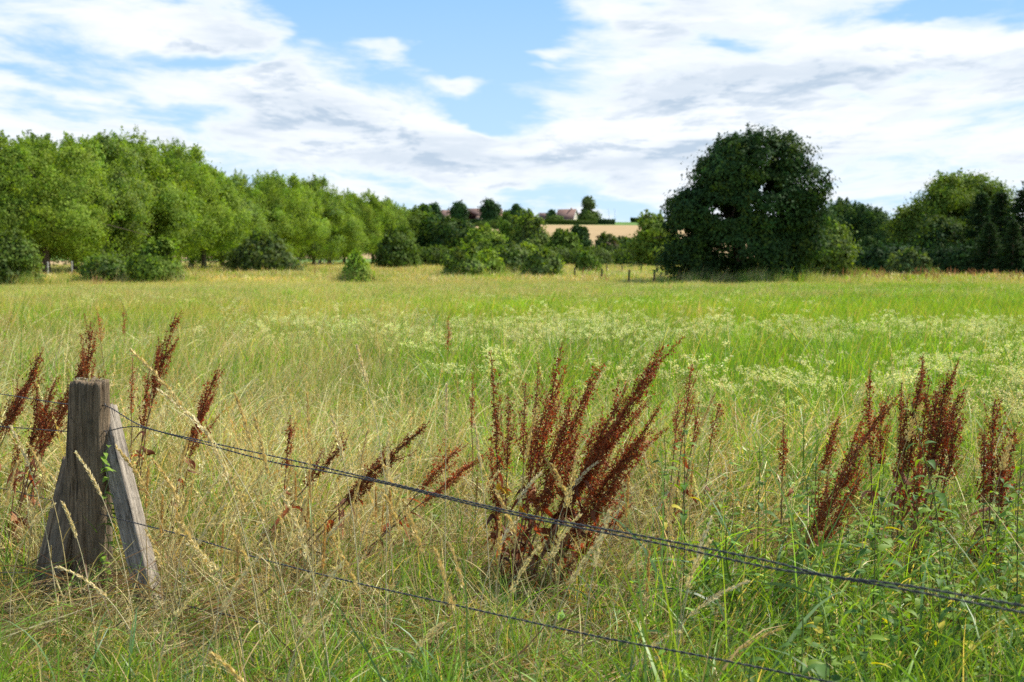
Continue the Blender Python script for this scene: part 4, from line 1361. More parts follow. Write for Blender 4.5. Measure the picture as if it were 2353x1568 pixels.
def board(name, p0, p1, w, t, face, label, mat=None):
    """p0 bottom, p1 top; face: outward direction of the broad side."""
    p0 = Vector(p0); p1 = Vector(p1)
    e = empty(name, p0)
    ax = (p1 - p0); L = ax.length; ax.normalize()
    n = Vector(face); n = (n - ax * n.dot(ax)).normalized(); s = ax.cross(n).normalized()
    g = Geo()
    nz_, ns = 46, 40
    per = []
    for i in range(ns):
        q = i / ns * 4
        k = int(q); fr = q - k
        c = [(-1, -1), (1, -1), (1, 1), (-1, 1), (-1, -1)]
        x = c[k][0] * (1 - fr) + c[k + 1][0] * fr; y = c[k][1] * (1 - fr) + c[k + 1][1] * fr
        r_ = 1 - .06 * (abs(x) * abs(y)) ** 6
        per.append((x * r_, y * r_))
    per = np.array(per)
    zz = np.linspace(0, L, nz_)
    V = np.zeros((nz_, ns, 3))
    for j, z in enumerate(zz):
        gr = vnoise(per[:, 0] * 6 + 3, per[:, 1] * 6 + z * .6, 1, 5) - .5
        w1 = w / 2 * (1 + .04 * math.sin(z * 5)) + gr * .006
        t1 = t / 2 + gr * .006
        end = (.012 * (vnoise(per[:, 0] * 5, per[:, 1] * 5, 1, 7))) if j == nz_ - 1 else 0
        V[j] = np.outer(per[:, 0] * w1, np.array(s)) + np.outer(per[:, 1] * t1, np.array(n)) + np.outer(np.full(ns, z) + end, np.array(ax))
    idx = np.arange(nz_ * ns).reshape(nz_, ns)
    F = np.stack([idx[:-1], np.roll(idx[:-1], -1, 1), np.roll(idx[1:], -1, 1), idx[1:]], -1).reshape(-1, 4)
    c0 = V[-1].mean(0); inner = c0 + (V[-1] - c0) * .05
    ii = np.arange(nz_ * ns, nz_ * ns + ns)
    F2 = np.stack([idx[-1], np.roll(idx[-1], -1), np.roll(ii, -1), ii], -1)
    # local frame: long axis must be local z for the grain
    Mx = Matrix((s, n, ax)).transposed().to_4x4()
    VV = np.concatenate([V.reshape(-1, 3), inner]) @ np.array(Matrix((s, n, ax)).transposed())
    g.add(VV, np.concatenate([F, F2]), np.array([.3, .25, .2]))
    e.matrix_world = Matrix.Translation(p0) @ Mx
    obj('plank', g.mesh('plank', mat, True), e)
    tag(e, label, 'strut', 'struts bracing the fence post')
    return e


b0 = at(366, 1440, 5.80); b0.z -= .05
b1 = at(240, 940, 6.28)
board('wooden_strut', b0, b1, .10, .088, (-.36, -.93, 0), 'leaning plank strut with pale sunlit edge, right of the fence post', M_wood2)
c0 = at(96, 1400, 6.0); c0.z -= .05
c1 = at(180, 1060, 6.30)
board('wooden_strut', c0, c1, .13, .10, (-.2, -.97, 0), 'leaning plank strut in shade, left of the fence post', M_wood)

# ------------------------------------------------------------------ wires (two twisted strands each)
def catmull(pts, n):
    pts = np.array([tuple(p) for p in pts]); P = np.vstack([2 * pts[0] - pts[1], pts, 2 * pts[-1] - pts[-2]])
    out = []
    for i in range(1, len(P) - 2):
        t = np.linspace(0, 1, n, endpoint=False)[:, None]
        p0, p1, p2, p3 = P[i - 1], P[i], P[i + 1], P[i + 2]
        out.append(.5 * (2 * p1 + (p2 - p0) * t + (2 * p0 - 5 * p1 + 4 * p2 - p3) * t ** 2 + (3 * p1 - p0 - 3 * p2 + p3) * t ** 3))
    return np.vstack(out + [P[-2][None]])


def wire(pts, label, r=.00165, pitch=.062):
    c = catmull(pts, 40)
    seg = np.linalg.norm(np.diff(c, axis=0), axis=1); s = np.concatenate([[0], np.cumsum(seg)])
    n = int(s[-1] / .0078)
    q = np.linspace(0, s[-1], n)
    cc = np.column_stack([np.interp(q, s, c[:, k]) for k in range(3)])
    tan = nrm(np.gradient(cc, axis=0)); u = nrm(np.cross(tan, [0, 0, 1.0])); v = np.cross(tan, u)
    o = Vector(cc[0])
    e = empty('fence_wire', o)
    for k in range(2):
        ph = q / pitch * 2 * np.pi + k * np.pi + .6 * np.sin(q * 3)
        p = cc + (u * np.cos(ph)[:, None] + v * np.sin(ph)[:, None]) * r * 1.02 - np.array(o)
        g = Geo(); tube(g, p, r, 6, (.1, .1, .1))
        obj('strand', g.mesh('strand', M_metal, True), e)
    tag(e, label, 'wire', 'twisted fence wires')


def fy(px):
    """distance of the fence line in view direction px"""
    m_ = (px * K - 512) / FPX
    return (6.2 + 1.138 * POST_XY[0] * -1 * -1 - 0) if False else (6.2 + 1.138 * POST_XY[0]) / (1 + 1.138 * m_) if False else (6.2 - 1.138 * -POST_XY[0]) / (1 + 1.138 * m_)


def wpts(L, dy=0.0):
    out = []
    for (px, py) in L:
        Y = fy(px)
        out.append(at(px, py, Y + dy))
    return out


wire(wpts([(-900, 780), (-250, 868), (0, 905), (70, 916), (150, 928), (199, 929)], .1) + wpts([(247, 934)], .08) + wpts([(330, 980), (470, 1014), (700, 1064), (880, 1106), (1180, 1176), (1500, 1236), (1760, 1288), (1900, 1322), (2080, 1345), (2353, 1392), (2900, 1485), (3900, 1650)]),
     'upper twisted fence wire that leaves the post highest')
wire(wpts([(-900, 925), (-250, 962), (0, 980), (70, 985), (150, 991), (199, 993)], .1) + wpts([(247, 990)], .08) + wpts([(285, 982), (330, 983), (470, 1020), (620, 1060), (720, 1078), (880, 1110), (1180, 1182), (1500, 1246), (1760, 1303), (1900, 1324), (2080, 1355), (2353, 1408), (2900, 1510), (3900, 1690)]),
     'twisted fence wire that leaves the post second and runs against the upper one')
wire(wpts([(-900, 960), (-250, 1085), (0, 1122), (70, 1138), (140, 1154), (199, 1172)], .1) + wpts([(250, 1186), (420, 1230), (600, 1284), (800, 1335), (1000, 1380), (1200, 1425), (1400, 1468), (1600, 1505), (1900, 1566), (2400, 1670), (3400, 1860)]),
     'lower twisted fence wire running down through the grass')
wire(wpts([(60, 1320), (140, 1338), (230, 1345), (330, 1362), (430, 1392), (520, 1412), (640, 1440)], .05), 'lowest fence wire half buried in grass at the foot of the post')

# ------------------------------------------------------------------ docks
RUST = np.array([.30, .085, .022]); RUSTD = np.array([.18, .046, .012]); RUSTL = np.array([.44, .17, .05]); STEMC = np.array([.24, .12, .055])


def stalk_curve(b, t, bow=0.0, n=24):
    b = np.array(b); t = np.array(t); L = np.linalg.norm(t - b)
    s = np.linspace(0, 1, n)[:, None]
    up = np.array([0, 0, 1.0])
    c = (b + t) / 2 + up * bow * L
    return b * (1 - s) ** 2 + 2 * c * s * (1 - s) + t * s ** 2


def panicle(g, gs, C, f0, nb, bl, dense=1.0, ws=.0065, pal=(RUST, RUSTD, RUSTL), pw=(4, 3, 2), side=None):
    """whorled seed clusters along main axis C from fraction f0, with nb side branches of length bl."""
    n = len(C)
    tan = nrm(np.gradient(C, axis=0))
    axes = []
    i0 = int(f0 * (n - 1))
    axes.append((C[i0:], 1.0))
    for b in range(nb):
        f = f0 + (1 - f0) * (b + rng.uniform(0, .8)) / (nb + .6) * .93
        i = min(n - 2, int(f * (n - 1)))
        d = tan[i]; o = perp_of(d[None])[0]
        if side is not None and rng.uniform() < .45:
            o = nrm((o + side * 1.2)[None])[0]
        L = bl * 1.4 * (1 - .72 * (f - f0) / (1 - f0)) * rng.uniform(.6, 1.25)
        ang = rng.uniform(.3, .72)
        dd = nrm((d * math.cos(ang) + o * math.sin(ang))[None])[0]
        s = np.linspace(0, 1, 9)[:, None]
        A2 = C[i] + dd * s * L + (d * .45 + np.array([0, 0, .15])) * L * s ** 2 + rng.normal(0, .06, 3) * L * s ** 2
        axes.append((A2, .8))
        tube(gs, A2, np.linspace(.0016, .0007, 9), 4, STEMC * .8)
    for A2, k in axes:
        seg = np.linalg.norm(np.diff(A2, axis=0), axis=1); q = np.concatenate([[0], np.cumsum(seg)])
        m = max(3, int(q[-1] / .0145 * dense))
        t = np.linspace(.04, .99, m) + rng.normal(0, .01, m); t = np.clip(t, 0, 1)
        cen = np.column_stack([np.interp(t * q[-1], q, A2[:, j]) for j in range(3)])
        per = 14
        size = (1 - .5 * t ** 2) * k * np.exp(rng.normal(.05, .35, m))
        pos = np.repeat(cen, per, 0) + rng.normal(0, 1, (m * per, 3)) * (np.repeat(size, per) * ws * 1.1)[:, None]
        d = rand_dir(m * per)
        sz = ws * 1.35 * np.repeat(np.clip(size, .45, 1.3), per) * rng.uniform(.7, 1.2, m * per)
        diamonds(g, pos, d, perp_of(d), sz, sz * .85, pick_cols(m * per, pal, pw, .14), mid=.5)


def curled_leaf(g, p, d, L, w, col):
    """withered curled leaf hanging from p"""
    n = 9
    s = np.linspace(0, 1, n)
    d = np.array(d, float)
    side = perp_of(d[None])[0]
    pos = p + d * (s * L)[:, None] + np.array([0, 0, -1.0]) * (s ** 2 * L * .7)[:, None] + side * (.18 * L * np.sin(s * 5 + rng.uniform(0, 6)))[:, None]
    ww = w * np.sin(np.clip(s * 1.05 + .08, 0, 1) * np.pi) ** .7 * .5
    tw = s * rng.uniform(-3, 3) + rng.uniform(0, 6)
    up = np.cross(d, side)
    sv = side * np.cos(tw)[:, None] + up * np.sin(tw)[:, None]
    V = np.stack([pos - sv * ww[:, None], pos + up * (ww * .5)[:, None], pos + sv * ww[:, None]], 1)
    idx = np.arange(n * 3).reshape(n, 3)
    F = np.concatenate([np.stack([idx[:-1, k], idx[:-1, k + 1], idx[1:, k + 1], idx[1:, k]], -1) for k in (0, 1)])
    g.add(V, F, np.asarray(col) * rng.uniform(.75, 1.25))


def dock(stalks, base_px, D, label, leaves=5, ws=.0065, dense=1.0, pal=(RUST, RUSTD, RUSTL), nb_k=1.0, leafcol=None, yellow=()):
    ws = ws * 1.15
    """stalks: list of (tip px, tip py, base dpx, start fraction, branches, branch length, dD)"""
    p = ground_at(base_px, D)
    e = empty('dock_plant', p)
    side = np.array([1.0, 0, 0])
    vk = rng.uniform(.72, 1.2); vh = rng.uniform(.9, 1.25)
    pal = [np.clip(np.array(q_) * vk * np.array([1, vh, vh]), .004, .8) for q_ in pal]
    gl = Geo(); anyleaf = False
    for (tx, ty, bx, f0, nb, bl, dD) in stalks:
        tip = at(tx, ty, D + dD) - p
        b = ground_at(bx, D + dD * .2) - p
        C = stalk_curve(b, tip, rng.uniform(.0, .05) * np.sign(tip.x - b.x + .001) * (1 if abs(tip.x - b.x) > .1 else .3))
        n = len(C)
        C[1:-1] += np.cumsum(rng.normal(0, .0018, (n - 2, 3)), axis=0)
        gs = Geo(); tube(gs, C, np.linspace(.0052, .0014, n), 6, np.tile(STEMC, (n, 1)) * np.linspace(1.0, .8, n)[:, None])
        g = Geo(); panicle(g, gs, C, f0, max(1, int(nb * nb_k * 1.0)), bl, dense, ws, pal, side=side)
        st = obj('stem', gs.mesh('stem', M_stem, True), e)
        obj('seed_head', g.mesh('seed_head', M_dock), e)
        for _ in range(leaves):
            i = rng.integers(2, max(4, int(n * .62)))
            a = rng.uniform(0, 6.28)
            curled_leaf(gl, C[i], (math.cos(a) * .8, math.sin(a) * .8, rng.uniform(-.5, .3)), rng.uniform(.06, .16), rng.uniform(.018, .038),
                        leafcol if leafcol is not None else [(.22, .08, .03), (.38, .18, .08), (.13, .05, .022)][rng.integers(0, 3)])
            anyleaf = True
    for (yx, yy) in yellow:
        q = at(yx, yy, D - .12) - p
        curled_leaf(gl, np.array(q), (.8, -.3, .3), .07, .04, (.62, .42, .03))
    if anyleaf: obj('withered_leaves', gl.mesh('withered_leaves', M_dock), e)
    tag(e, label, 'dock plant', 'rust brown seeding docks in the grass')
    return e


# the big one
dock([(1525, 793, 1195, .40, 16, .22, .0), (1368, 845, 1180, .36, 13, .17, .1), (1292, 790, 1175, .50, 9, .13, .15), (1440, 880, 1200, .36, 13, .19, -.1),
      (1508, 940, 1215, .34, 15, .2, -.15), (1462, 912, 1200, .45, 10, .14, .25), (1480, 1000, 1225, .34, 13, .17, -.2), (1325, 895, 1175, .42, 12, .16, -.05),
      (1400, 965, 1200, .40, 11, .15, .05), (1262, 900, 1160, .45, 9, .12, .0), (1440, 1165, 1235, .45, 7, .08, -.1), (1130, 1010, 1160, .4, 6, .07, -.1)], 1195, 6.15,
     'largest rust brown dock, a wide fan of leaning seed stalks in the centre', leaves=14, ws=.0074, yellow=((1140, 1122), (1150, 1128), (1188, 1168), (1192, 1176)))
dock([(1125, 808, 1150, .48, 8, .09, 0), (1165, 908, 1155, .62, 5, .08, .1)], 1152, 6.25, 'upright dock spire just left of the largest dock', leaves=8)
dock([(1236, 830, 1205, .55, 7, .08, 0), (1208, 880, 1195, .6, 5, .07, .1)], 1200, 6.7, 'thin dull dock spire behind the largest dock', leaves=4, pal=(RUST * 1.1, STEMC, RUSTL))
dock([(1085, 855, 1088, .62, 4, .05, 0)], 1088, 8.2, 'pale orange dock spire further back, left of the upright spire', leaves=1, ws=.006, pal=(RUSTL, STEMC * 1.3, RUSTL * 1.2))
dock([(980, 976, 600, .50, 17, .13, 0), (905, 1050, 615, .62, 8, .1, .1)], 610, 6.3, 'dock bent low to the right across the fence wires', leaves=5, ws=.0066)
dock([(797, 1008, 520, .68, 8, .09, 0)], 520, 6.5, 'short dock tip peeping over the wire, left of the bent dock', leaves=4)
dock([(1118, 1040, 740, .6, 9, .11, 0), (1062, 1020, 790, .66, 7, .11, .05)], 770, 6.4, 'dock with two spreading tips, between the bent dock and the largest dock', leaves=5, pal=(RUST * 1.15, RUSTD * 1.3, RUSTL))
dock([(667, 955, 632, .66, 5, .07, 0)], 635, 7.0, 'small dark dock spire above the wires', leaves=3)
dock([(500, 850, 345, .6, 13, .12, 0), (482, 905, 370, .64, 10, .12, .15)], 360, 7.1, 'bushy dock with drooping side branches, right of the tall pair', leaves=5)
dock([(405, 720, 262, .60, 13, .11, 0), (345, 845, 290, .68, 8, .08, .1), (364, 772, 290, .75, 5, .06, .05)], 275, 7.2, 'tall slender dock right of the fence post', leaves=4)
dock([(304, 815, 290, .68, 4, .05, 0)], 290, 7.9, 'thin pale dock spire between the post and the tall slender dock', leaves=1, pal=(RUSTL, STEMC * 1.2, RUST * 1.2))
dock([(208, 738, 170, .62, 14, .13, 0), (190, 800, 150, .66, 10, .10, .1), (205, 822, -15, .58, 20, .12, .1), (228, 850, 190, .74, 6, .08, 0), (158, 890, -20, .62, 12, .10, -.05)], 100, 7.2, 'tall dock rising directly behind the fence post', leaves=6)
dock([(94, 810, -110, .58, 19, .13, 0), (66, 872, -150, .6, 11, .12, .1)], -140, 7.3, 'leaning dock at the left end, taller of the group by the picture edge', leaves=5)
dock([(130, 866, 0, .64, 11, .10, 0), (85, 890, 10, .6, 12, .12, -.1), (105, 935, 30, .66, 8, .1, .1)], 10, 6.9, 'dock with ragged branches just left of the fence post', leaves=6)
dock([(42, 1000, 0, .62, 6, .08, 0), (-20, 870, -60, .6, 9, .12, 0)], -30, 6.7, 'low withered dock cut by the left end of the picture', leaves=5)
dock([(1592, 838, 1545, .58, 9, .11, 0), (1562, 905, 1535, .62, 7, .09, .1), (1606, 925, 1560, .7, 5, .08, -.1)], 1545, 7.0, 'brownish airy dock among straw stems right of the largest dock', leaves=3, ws=.0055, dense=.8, pal=(RUST * 1.2, STEMC * 1.1, RUSTL))
dock([(1652, 930, 1610, .7, 5, .07, 0)], 1612, 7.5, 'small thin dock in green grass, midway between the two big dock groups', leaves=1, dense=.8)
dock([(1803, 975, 1800, .66, 5, .04, 0)], 1800, 6.6, 'short upright dock spire left of the leaning dock on the right side', leaves=2)
dock([(1930, 958, 1835, .62, 9, .09, 0)], 1838, 6.8, 'slim dock leaning right, behind the nettles', leaves=2, pal=(RUST * 1.1, RUSTD * 1.3, RUSTL))
dock([(2045, 905, 1745, .40, 19, .12, 0), (1985, 1000, 1770, .5, 10, .10, -.1), (1995, 1085, 1770, .55, 9, .1, .1)], 1765, 5.4, 'dark dense dock leaning strongly right above the nettles', leaves=4, ws=.0066)
dock([(2002, 850, 2020, .55, 7, .08, 0), (2028, 920, 2025, .62, 7, .09, .1)], 2022, 6.5, 'upright dock directly behind the dense leaning dock', leaves=3)
dock([(2118, 825, 2070, .48, 14, .13, 0), (2072, 880, 2060, .55, 9, .08, .1), (2134, 862, 2095, .66, 5, .07, .1), (2090, 905, 2068, .6, 7, .07, 0)], 2075, 6.3, 'tall branching dock, left partner of the bushy pair on the right side', leaves=5)
dock([(2180, 850, 2110, .48, 17, .17, 0), (2213, 905, 2115, .55, 12, .14, .05), (2150, 900, 2105, .58, 9, .12, .1), (2205, 960, 2120, .6, 9, .12, -.1)], 2112, 6.2, 'broad bushy dock, right partner of the pair on the right side', leaves=5)
dock([(2112, 1000, 2100, .6, 8, .07, 0), (2118, 1070, 2098, .6, 7, .08, .1)], 2100, 5.9, 'short dark dock in front of the tall branching pair', leaves=5)
dock([(2289, 918, 2275, .50, 13, .11, 0), (2318, 985, 2280, .58, 9, .1, .1), (2262, 985, 2270, .6, 7, .09, -.1), (2312, 1075, 2285, .68, 6, .08, 0)], 2278, 5.9, 'dock nearest the right end of the picture, wrapped by bent grass', leaves=6)
PALED = (RUSTL * 1.05, RUST * 1.5, STEMC * 1.8)
for (px, tip, D, lab) in [(1030, 728, 13.5, 'lone distant dock spire in the cream flowers'),
                          (283, 703, 15.5, 'distant faded dock above the tall slender dock')]:
    dock([(px, tip, px - 2, .68, 4, .06, 0)], px, D, lab, leaves=0, ws=.008, dense=.6, pal=PALED)
dock([(222, 710, 250, .76, 4, .06, 0)], 252, 12.5, 'distant dock leaning left, left of the faded one', leaves=0, ws=.008, dense=.6, pal=PALED)

# ------------------------------------------------------------------ nettles
NET = np.array([.20, .30, .04]); NETD = np.array([.10, .19, .035]); NETY = np.array([.50, .42, .05])


def nettle_leaf(g, p, d, L, w, col, droop):
    n = 9
    s = np.linspace(0, 1, n)
    dh = np.array([d[0], d[1], 0.0]); dh /= np.linalg.norm(dh)
    el = d[2]
    pos = p + dh * (s * L)[:, None] + np.array([0, 0, 1.0]) * (el * s * L - droop * s ** 2 * L)[:, None]
    side = np.array([-dh[1], dh[0], 0.0])
    roll = rng.uniform(-.35, .35)
    side = side * math.cos(roll) + np.array([0, 0, 1]) * math.sin(roll)
    prof = np.sin(np.clip(s ** .62, 0, 1) * np.pi) ** .8
    prof = np.maximum(prof, 0) * (1 + .16 * (np.arange(n) % 2))
    ww = w / 2 * prof
    V = np.stack([pos - side * ww[:, None] + np.array([0, 0, 1]) * (ww * .25)[:, None], pos, pos + side * ww[:, None] + np.array([0, 0, 1]) * (ww * .25)[:, None]], 1)
    idx = np.arange(n * 3).reshape(n, 3)
    F = np.concatenate([np.stack([idx[:-1, k], idx[:-1, k + 1], idx[1:, k + 1], idx[1:, k]], -1) for k in (0, 1)])
    g.add(V, F, np.asarray(col) * rng.uniform(.82, 1.18))


def make_nettle(H, tassels, leafL=.075, dark=False, lean=(0, 0)):
    n = 20
    z = np.linspace(0, H, n)
    C = np.column_stack([lean[0] * (z / H) ** 1.5 * H + np.cumsum(rng.normal(0, .002, n)), lean[1] * (z / H) ** 1.5 * H + np.cumsum(rng.normal(0, .002, n)), z - .03])
    gs = Geo(); tube(gs, C, np.linspace(.0032, .0013, n), 6, np.tile([.085, .075, .035] if dark else [.10, .13, .04], (n, 1)))
    g = Geo(); gt = Geo()
    lv = np.arange(.22, .99, .062)
    for j, f in enumerate(lv):
        q = f * (n - 1); i = int(q); p = C[i] + (C[min(i + 1, n - 1)] - C[i]) * (q - i)
        a0 = j * math.pi / 2 + rng.normal(0, .25)
        sz = leafL * np.interp(f, [.2, .6, .85, 1], [.8, 1.1, .85, .35]) * rng.uniform(.8, 1.15)
        for a in (a0, a0 + math.pi):
            if f < .5 and rng.uniform() < .35: continue
            c = NETY if (f < .6 and rng.uniform() < .16) else (NET if rng.uniform() < .6 else NETD)
            el = rng.uniform(.2, .6) if f > .5 else rng.uniform(-.1, .4)
            d = (math.cos(a), math.sin(a), el)
            pp = p + np.array([math.cos(a), math.sin(a), .4]) * sz * .25
            nettle_leaf(g, pp, d, sz, sz * .43, c, rng.uniform(.35, .9))
            if tassels and f > .45:
                m = 26
                for t_ in range(2):
                    b = a + rng.uniform(-.7, .7)
                    L = rng.uniform(.02, .045)
                    s = rng.uniform(0, 1, m)
                    pos = p + np.array([math.cos(b), math.sin(b), .3]) * (s * L)[:, None] - np.array([0, 0, 1]) * (s ** 2 * L * 1.1)[:, None] + rng.normal(0, .0022, (m, 3))
                    dd = rand_dir(m)
                    diamonds(gt, pos, dd, perp_of(dd), rng.uniform(.003, .006, m), rng.uniform(.002, .004, m), pick_cols(m, [NETD * 1.1, NET * .9, np.array([.16, .15, .06])], [3, 2, 2]))
    out = [('stem', gs.mesh('stem', M_stem, True)), ('foliage', g.mesh('foliage', M_weed))]
    if tassels: out.append(('seed_tassels', gt.mesh('seed_tassels', M_weed)))
    return out


def put_nettle(parts, loc, s, rz, label, group='nettles in the foreground', tilt=(0, 0)):
    e = empty('nettle_plant', loc, rz, s)
    e.rotation_euler = (tilt[0], tilt[1], rz)
    for nm, me in parts: obj(nm, me, e)
    tag(e, label, 'nettle', group)
    return e


nv = [make_nettle(.68, False, .085, True), make_nettle(.78, True, .075, True), make_nettle(.6, False, .09), make_nettle(.82, True, .075, True), make_nettle(.72, False, .085, True)]
spots = []
for _ in range(4000):
    if len(spots) >= 60: break
    px = rng.uniform(1560, 2480); D = rng.uniform(3.7, 6.3)
    if px < 1820 and rng.uniform() < .8: continue
    x = (px * K - 512) / FPX * D
    if all((x - a) ** 2 + (D - b) ** 2 > .012 for a, b in spots): spots.append((x, D))
nl_ = 'leafy green nettle'


def NW(x, y):
    u = x / y
    a = ', behind the twin wires' if y > 4.6 else ', in front at the wires'
    return a + (', below the broad dock pair' if u > .28 else ', below the leaning dock')


for k, (x, y) in enumerate(spots):
    s = rng.uniform(.6, .98) * (1 if y > 4.3 else .85)
    put_nettle(nv[k % 5], (x, y, Tz(x, y)), s, rng.uniform(0, 6.28), nl_ + NW(x, y), 'nettles of the dense right foreground patch' + NW(x, y), (rng.normal(0, .06), rng.normal(.03, .06)))


def nettle_at(px, top, D, lean, tass, label, leafL=.07, dark=True, rz=0.0):
    p = ground_at(px, D); H = at(px, top, D).z - p.z
    put_nettle(make_nettle(H, tass, leafL, dark, lean), p, 1.0, rz, label, 'tall single nettles')


nettle_at(1572, 925, 5.6, (.0, 0), True, 'tall dark nettle with hanging seed tassels right of the largest dock')
nettle_at(1535, 985, 5.9, (-.02, 0), True, 'thinner nettle just left of the tall dark one')
nettle_at(2210, 905, 4.9, (-.17, 0), True, 'tallest nettle, its seeding top curving left in front of the dock pair')
nettle_at(1747, 1010, 5.9, (.0, 0), True, 'slim grey-green nettle left of the nettle patch')
nettle_at(1878, 1010, 5.6, (.02, 0), True, 'slim nettle rising in front of the leaning dock')
nettle_at(2345, 1000, 4.6, (.02, 0), True, 'tall seeding nettle at the right end of the picture')
nettle_at(2025, 1040, 5.5, (0, 0), True, 'pale nettle top between the leaning dock and the dock pair', dark=False)
nettle_at(1885, 1480, 3.0, (.03, -.03), False, 'young bright green nettle with big leaves at the very front', .1, False)

# ------------------------------------------------------------------ climbing bindweed on the post
g = Geo(); gs = Geo()
p0 = at(250, 1345, 6.05); e = empty('bindweed_vine', p0)
zz = np.linspace(0, 1, 40)
C = np.array([np.array(at(246 - 4 * math.sin(q * 9), 1345 - q * 320, 6.05) - p0) + np.array([.012 * math.sin(q * 26), .012 * math.cos(q * 26), 0]) for q in zz])
tube(gs, C, .0022, 5, (.12, .17, .05)); obj('stem', gs.mesh('stem', M_stem, True), e)
for q in range(34):
    i = rng.integers(2, 40)
    a = rng.uniform(-2.6, .6)
    nettle_leaf(g, C[i], (math.cos(a), math.sin(a), rng.uniform(-.2, .5)), rng.uniform(.025, .05), rng.uniform(.02, .035), NET * rng.uniform(.8, 1.3), .5)
obj('foliage', g.mesh('foliage', M_weed), e)
tag(e, 'thin green climber with small leaves creeping up the gap between post and strut', 'climber')

# ------------------------------------------------------------------ tall grass stalks that stand out in front
def make_stalk(H, head, lean, bow, col, hw=.008, n_sp=150, spread=.3, r=.0019):
    n = 26
    s = np.linspace(0, 1, n)
    C = np.column_stack([lean * H * s + bow * H * s ** 3, .04 * H * np.sin(s * 2 + rng.uniform(0, 6)) * s, H * s - .35 * abs(bow) * H * s ** 4])
    gs = Geo(); tube(gs, C, np.linspace(r * 1.5, r * .5, n), 5, np.asarray(col) * .85)
    g = Geo()
    tan = nrm(np.gradient(C, axis=0))
    k0 = (1 - head / H) * (n - 1)
    P = C[None]; TT = tan[None]
    seed_heads(g, P, TT, k0, n_sp, .0155 if hw < .011 else .0115, .0058 if hw < .011 else .0042, np.asarray(col)[None] * 1.28, spread, hw)
    gl = Geo()
    m = 3
    idx = rng.integers(2, int(n * .55), m)
    ribbons(gl, C[idx], rng.uniform(0, 6.28, m), rng.uniform(.12, .28, m), rng.uniform(.3, .8, m), rng.uniform(.6, 1.6, m), np.full(m, .004), 7, pick_cols(m, [G_STRAW, G_GREEN], [3, 1]))
    return [('stem', gs.mesh('stem', M_stem, True)), ('seed_head', g.mesh('seed_head', M_stalk)), ('foliage', gl.mesh('foliage', M_stalk))]


ST = np.array([.56, .43, .17]); PL = np.array([.64, .54, .30])
# tip px,py, base px, distance, head length, colour, fluff, label
stalks = [
    (312, 765, 620, 4.6, .26, ST, .008, 'tall straw stalk arching left whose tip reaches above the post top'),
    (372, 850, 690, 4.7, .24, PL, .008, 'pale stalk leaning left, just right of the tall arching one'),
    (268, 1010, 420, 5.0, .2, ST, .008, 'stalk with narrow head ending beside the strut'),
    (175, 1028, 300, 5.3, .22, PL, .007, 'white tipped grass head hanging in front of the post shaft'),
    (150, 1152, 205, 5.1, .16, PL, .005, 'bright thin grass spike crossing the left strut'),
    (135, 1270, 330, 4.7, .17, PL, .005, 'pale drooping grass head low in front of the post'),
    (345, 1040, 500, 4.6, .2, ST, .009, 'straw stalk bending left right of the strut'),
    (590, 960, 655, 4.5, .22, ST, .008, 'straight straw stalk crossing the wires left of the bent dock'),
    (705, 925, 712, 4.4, .26, ST, .008, 'golden upright stalk crossing the wires beside the short dock tip'),
    (818, 800, 905, 5.6, .18, PL, .009, 'tall pale stalk with nodding tip against the cream flowers'),
    (1028, 900, 1020, 5.4, .2, PL, .005, 'very thin pale spike standing upright left of the upright dock'),
    (895, 1010, 880, 4.9, .24, PL, .009, 'pale grass stalk in front of the bent dock panicle'),
    (925, 1150, 1020, 4.2, .2, ST, .0095, 'thick golden grass head low in the centre left'),
    (1330, 1045, 1270, 4.6, .22, np.array([.60, .47, .19]), .016, 'fat golden grass head in front of the largest dock'),
    (1232, 945, 1165, 4.8, .2, ST, .006, 'upright straw spike in front of the largest dock stems'),
    (1090, 985, 1130, 5.2, .2, PL, .005, 'thin spike between the upright dock spire and the bent dock'),
    (790, 1270, 610, 3.7, .26, PL, .010, 'long whitish grass head leaning right low in the foreground'),
    (490, 1480, 640, 3.6, .16, ST, .010, 'fluffy golden panicle bending left at the lower edge'),
    (1720, 1305, 1440, 4.2, .17, PL, .0095, 'pale panicle leaning right below the twin wires'),
    (1560, 1425, 1390, 4.0, .15, PL, .0085, 'loose grass panicle arching right near the lower wire'),
    (1795, 1420, 1560, 4.0, .15, ST, .0085, 'pale grass panicle lying almost flat above the lowest wire'),
    (2110, 925, 2010, 5.0, .16, ST, .022, 'drooping fluffy grass head hooked over the leaning dock'),
    (2325, 1010, 2255, 5.2, .14, ST, .018, 'drooping tan grass head hooked over the right end dock'),
    (1465, 1000, 1530, 6.2, .2, PL, .007, 'pale stalk at the right side of the largest dock'),
    (1640, 900, 1560, 6.6, .2, ST, .007, 'straw stalk among the brownish airy dock'),
    (470, 985, 600, 4.5, .2, PL, .009, 'pale stalk leaning left between the strut and the tall upright straw pair'),
    (545, 905, 640, 4.9, .2, ST, .008, 'straw stalk leaning left that crosses both wires near their meeting point'),
    (400, 1180, 560, 4.1, .22, ST, .010, 'golden stalk leaning left low right of the strut foot'),
    (655, 1130, 760, 4.1, .24, PL, .010, 'pale stalk leaning left in front of the lower wire'),
    (1000, 1270, 1080, 3.8, .2, ST, .010, 'golden seed head low in the middle, just under the lower wire'),
    (760, 960, 830, 5.0, .2, PL, .008, 'pale stalk leaning left between the golden upright one and the bent dock'),
    (1400, 1180, 1330, 4.3, .2, PL, .010, 'pale feathery head under the largest dock, leaning right'),
    (20, 975, 120, 5.6, .2, PL, .008, 'pale stalk at the left end in front of the docks'),
    (60, 1015, 150, 5.6, .2, ST, .007, 'straw stalk between the left docks and the post'),
]
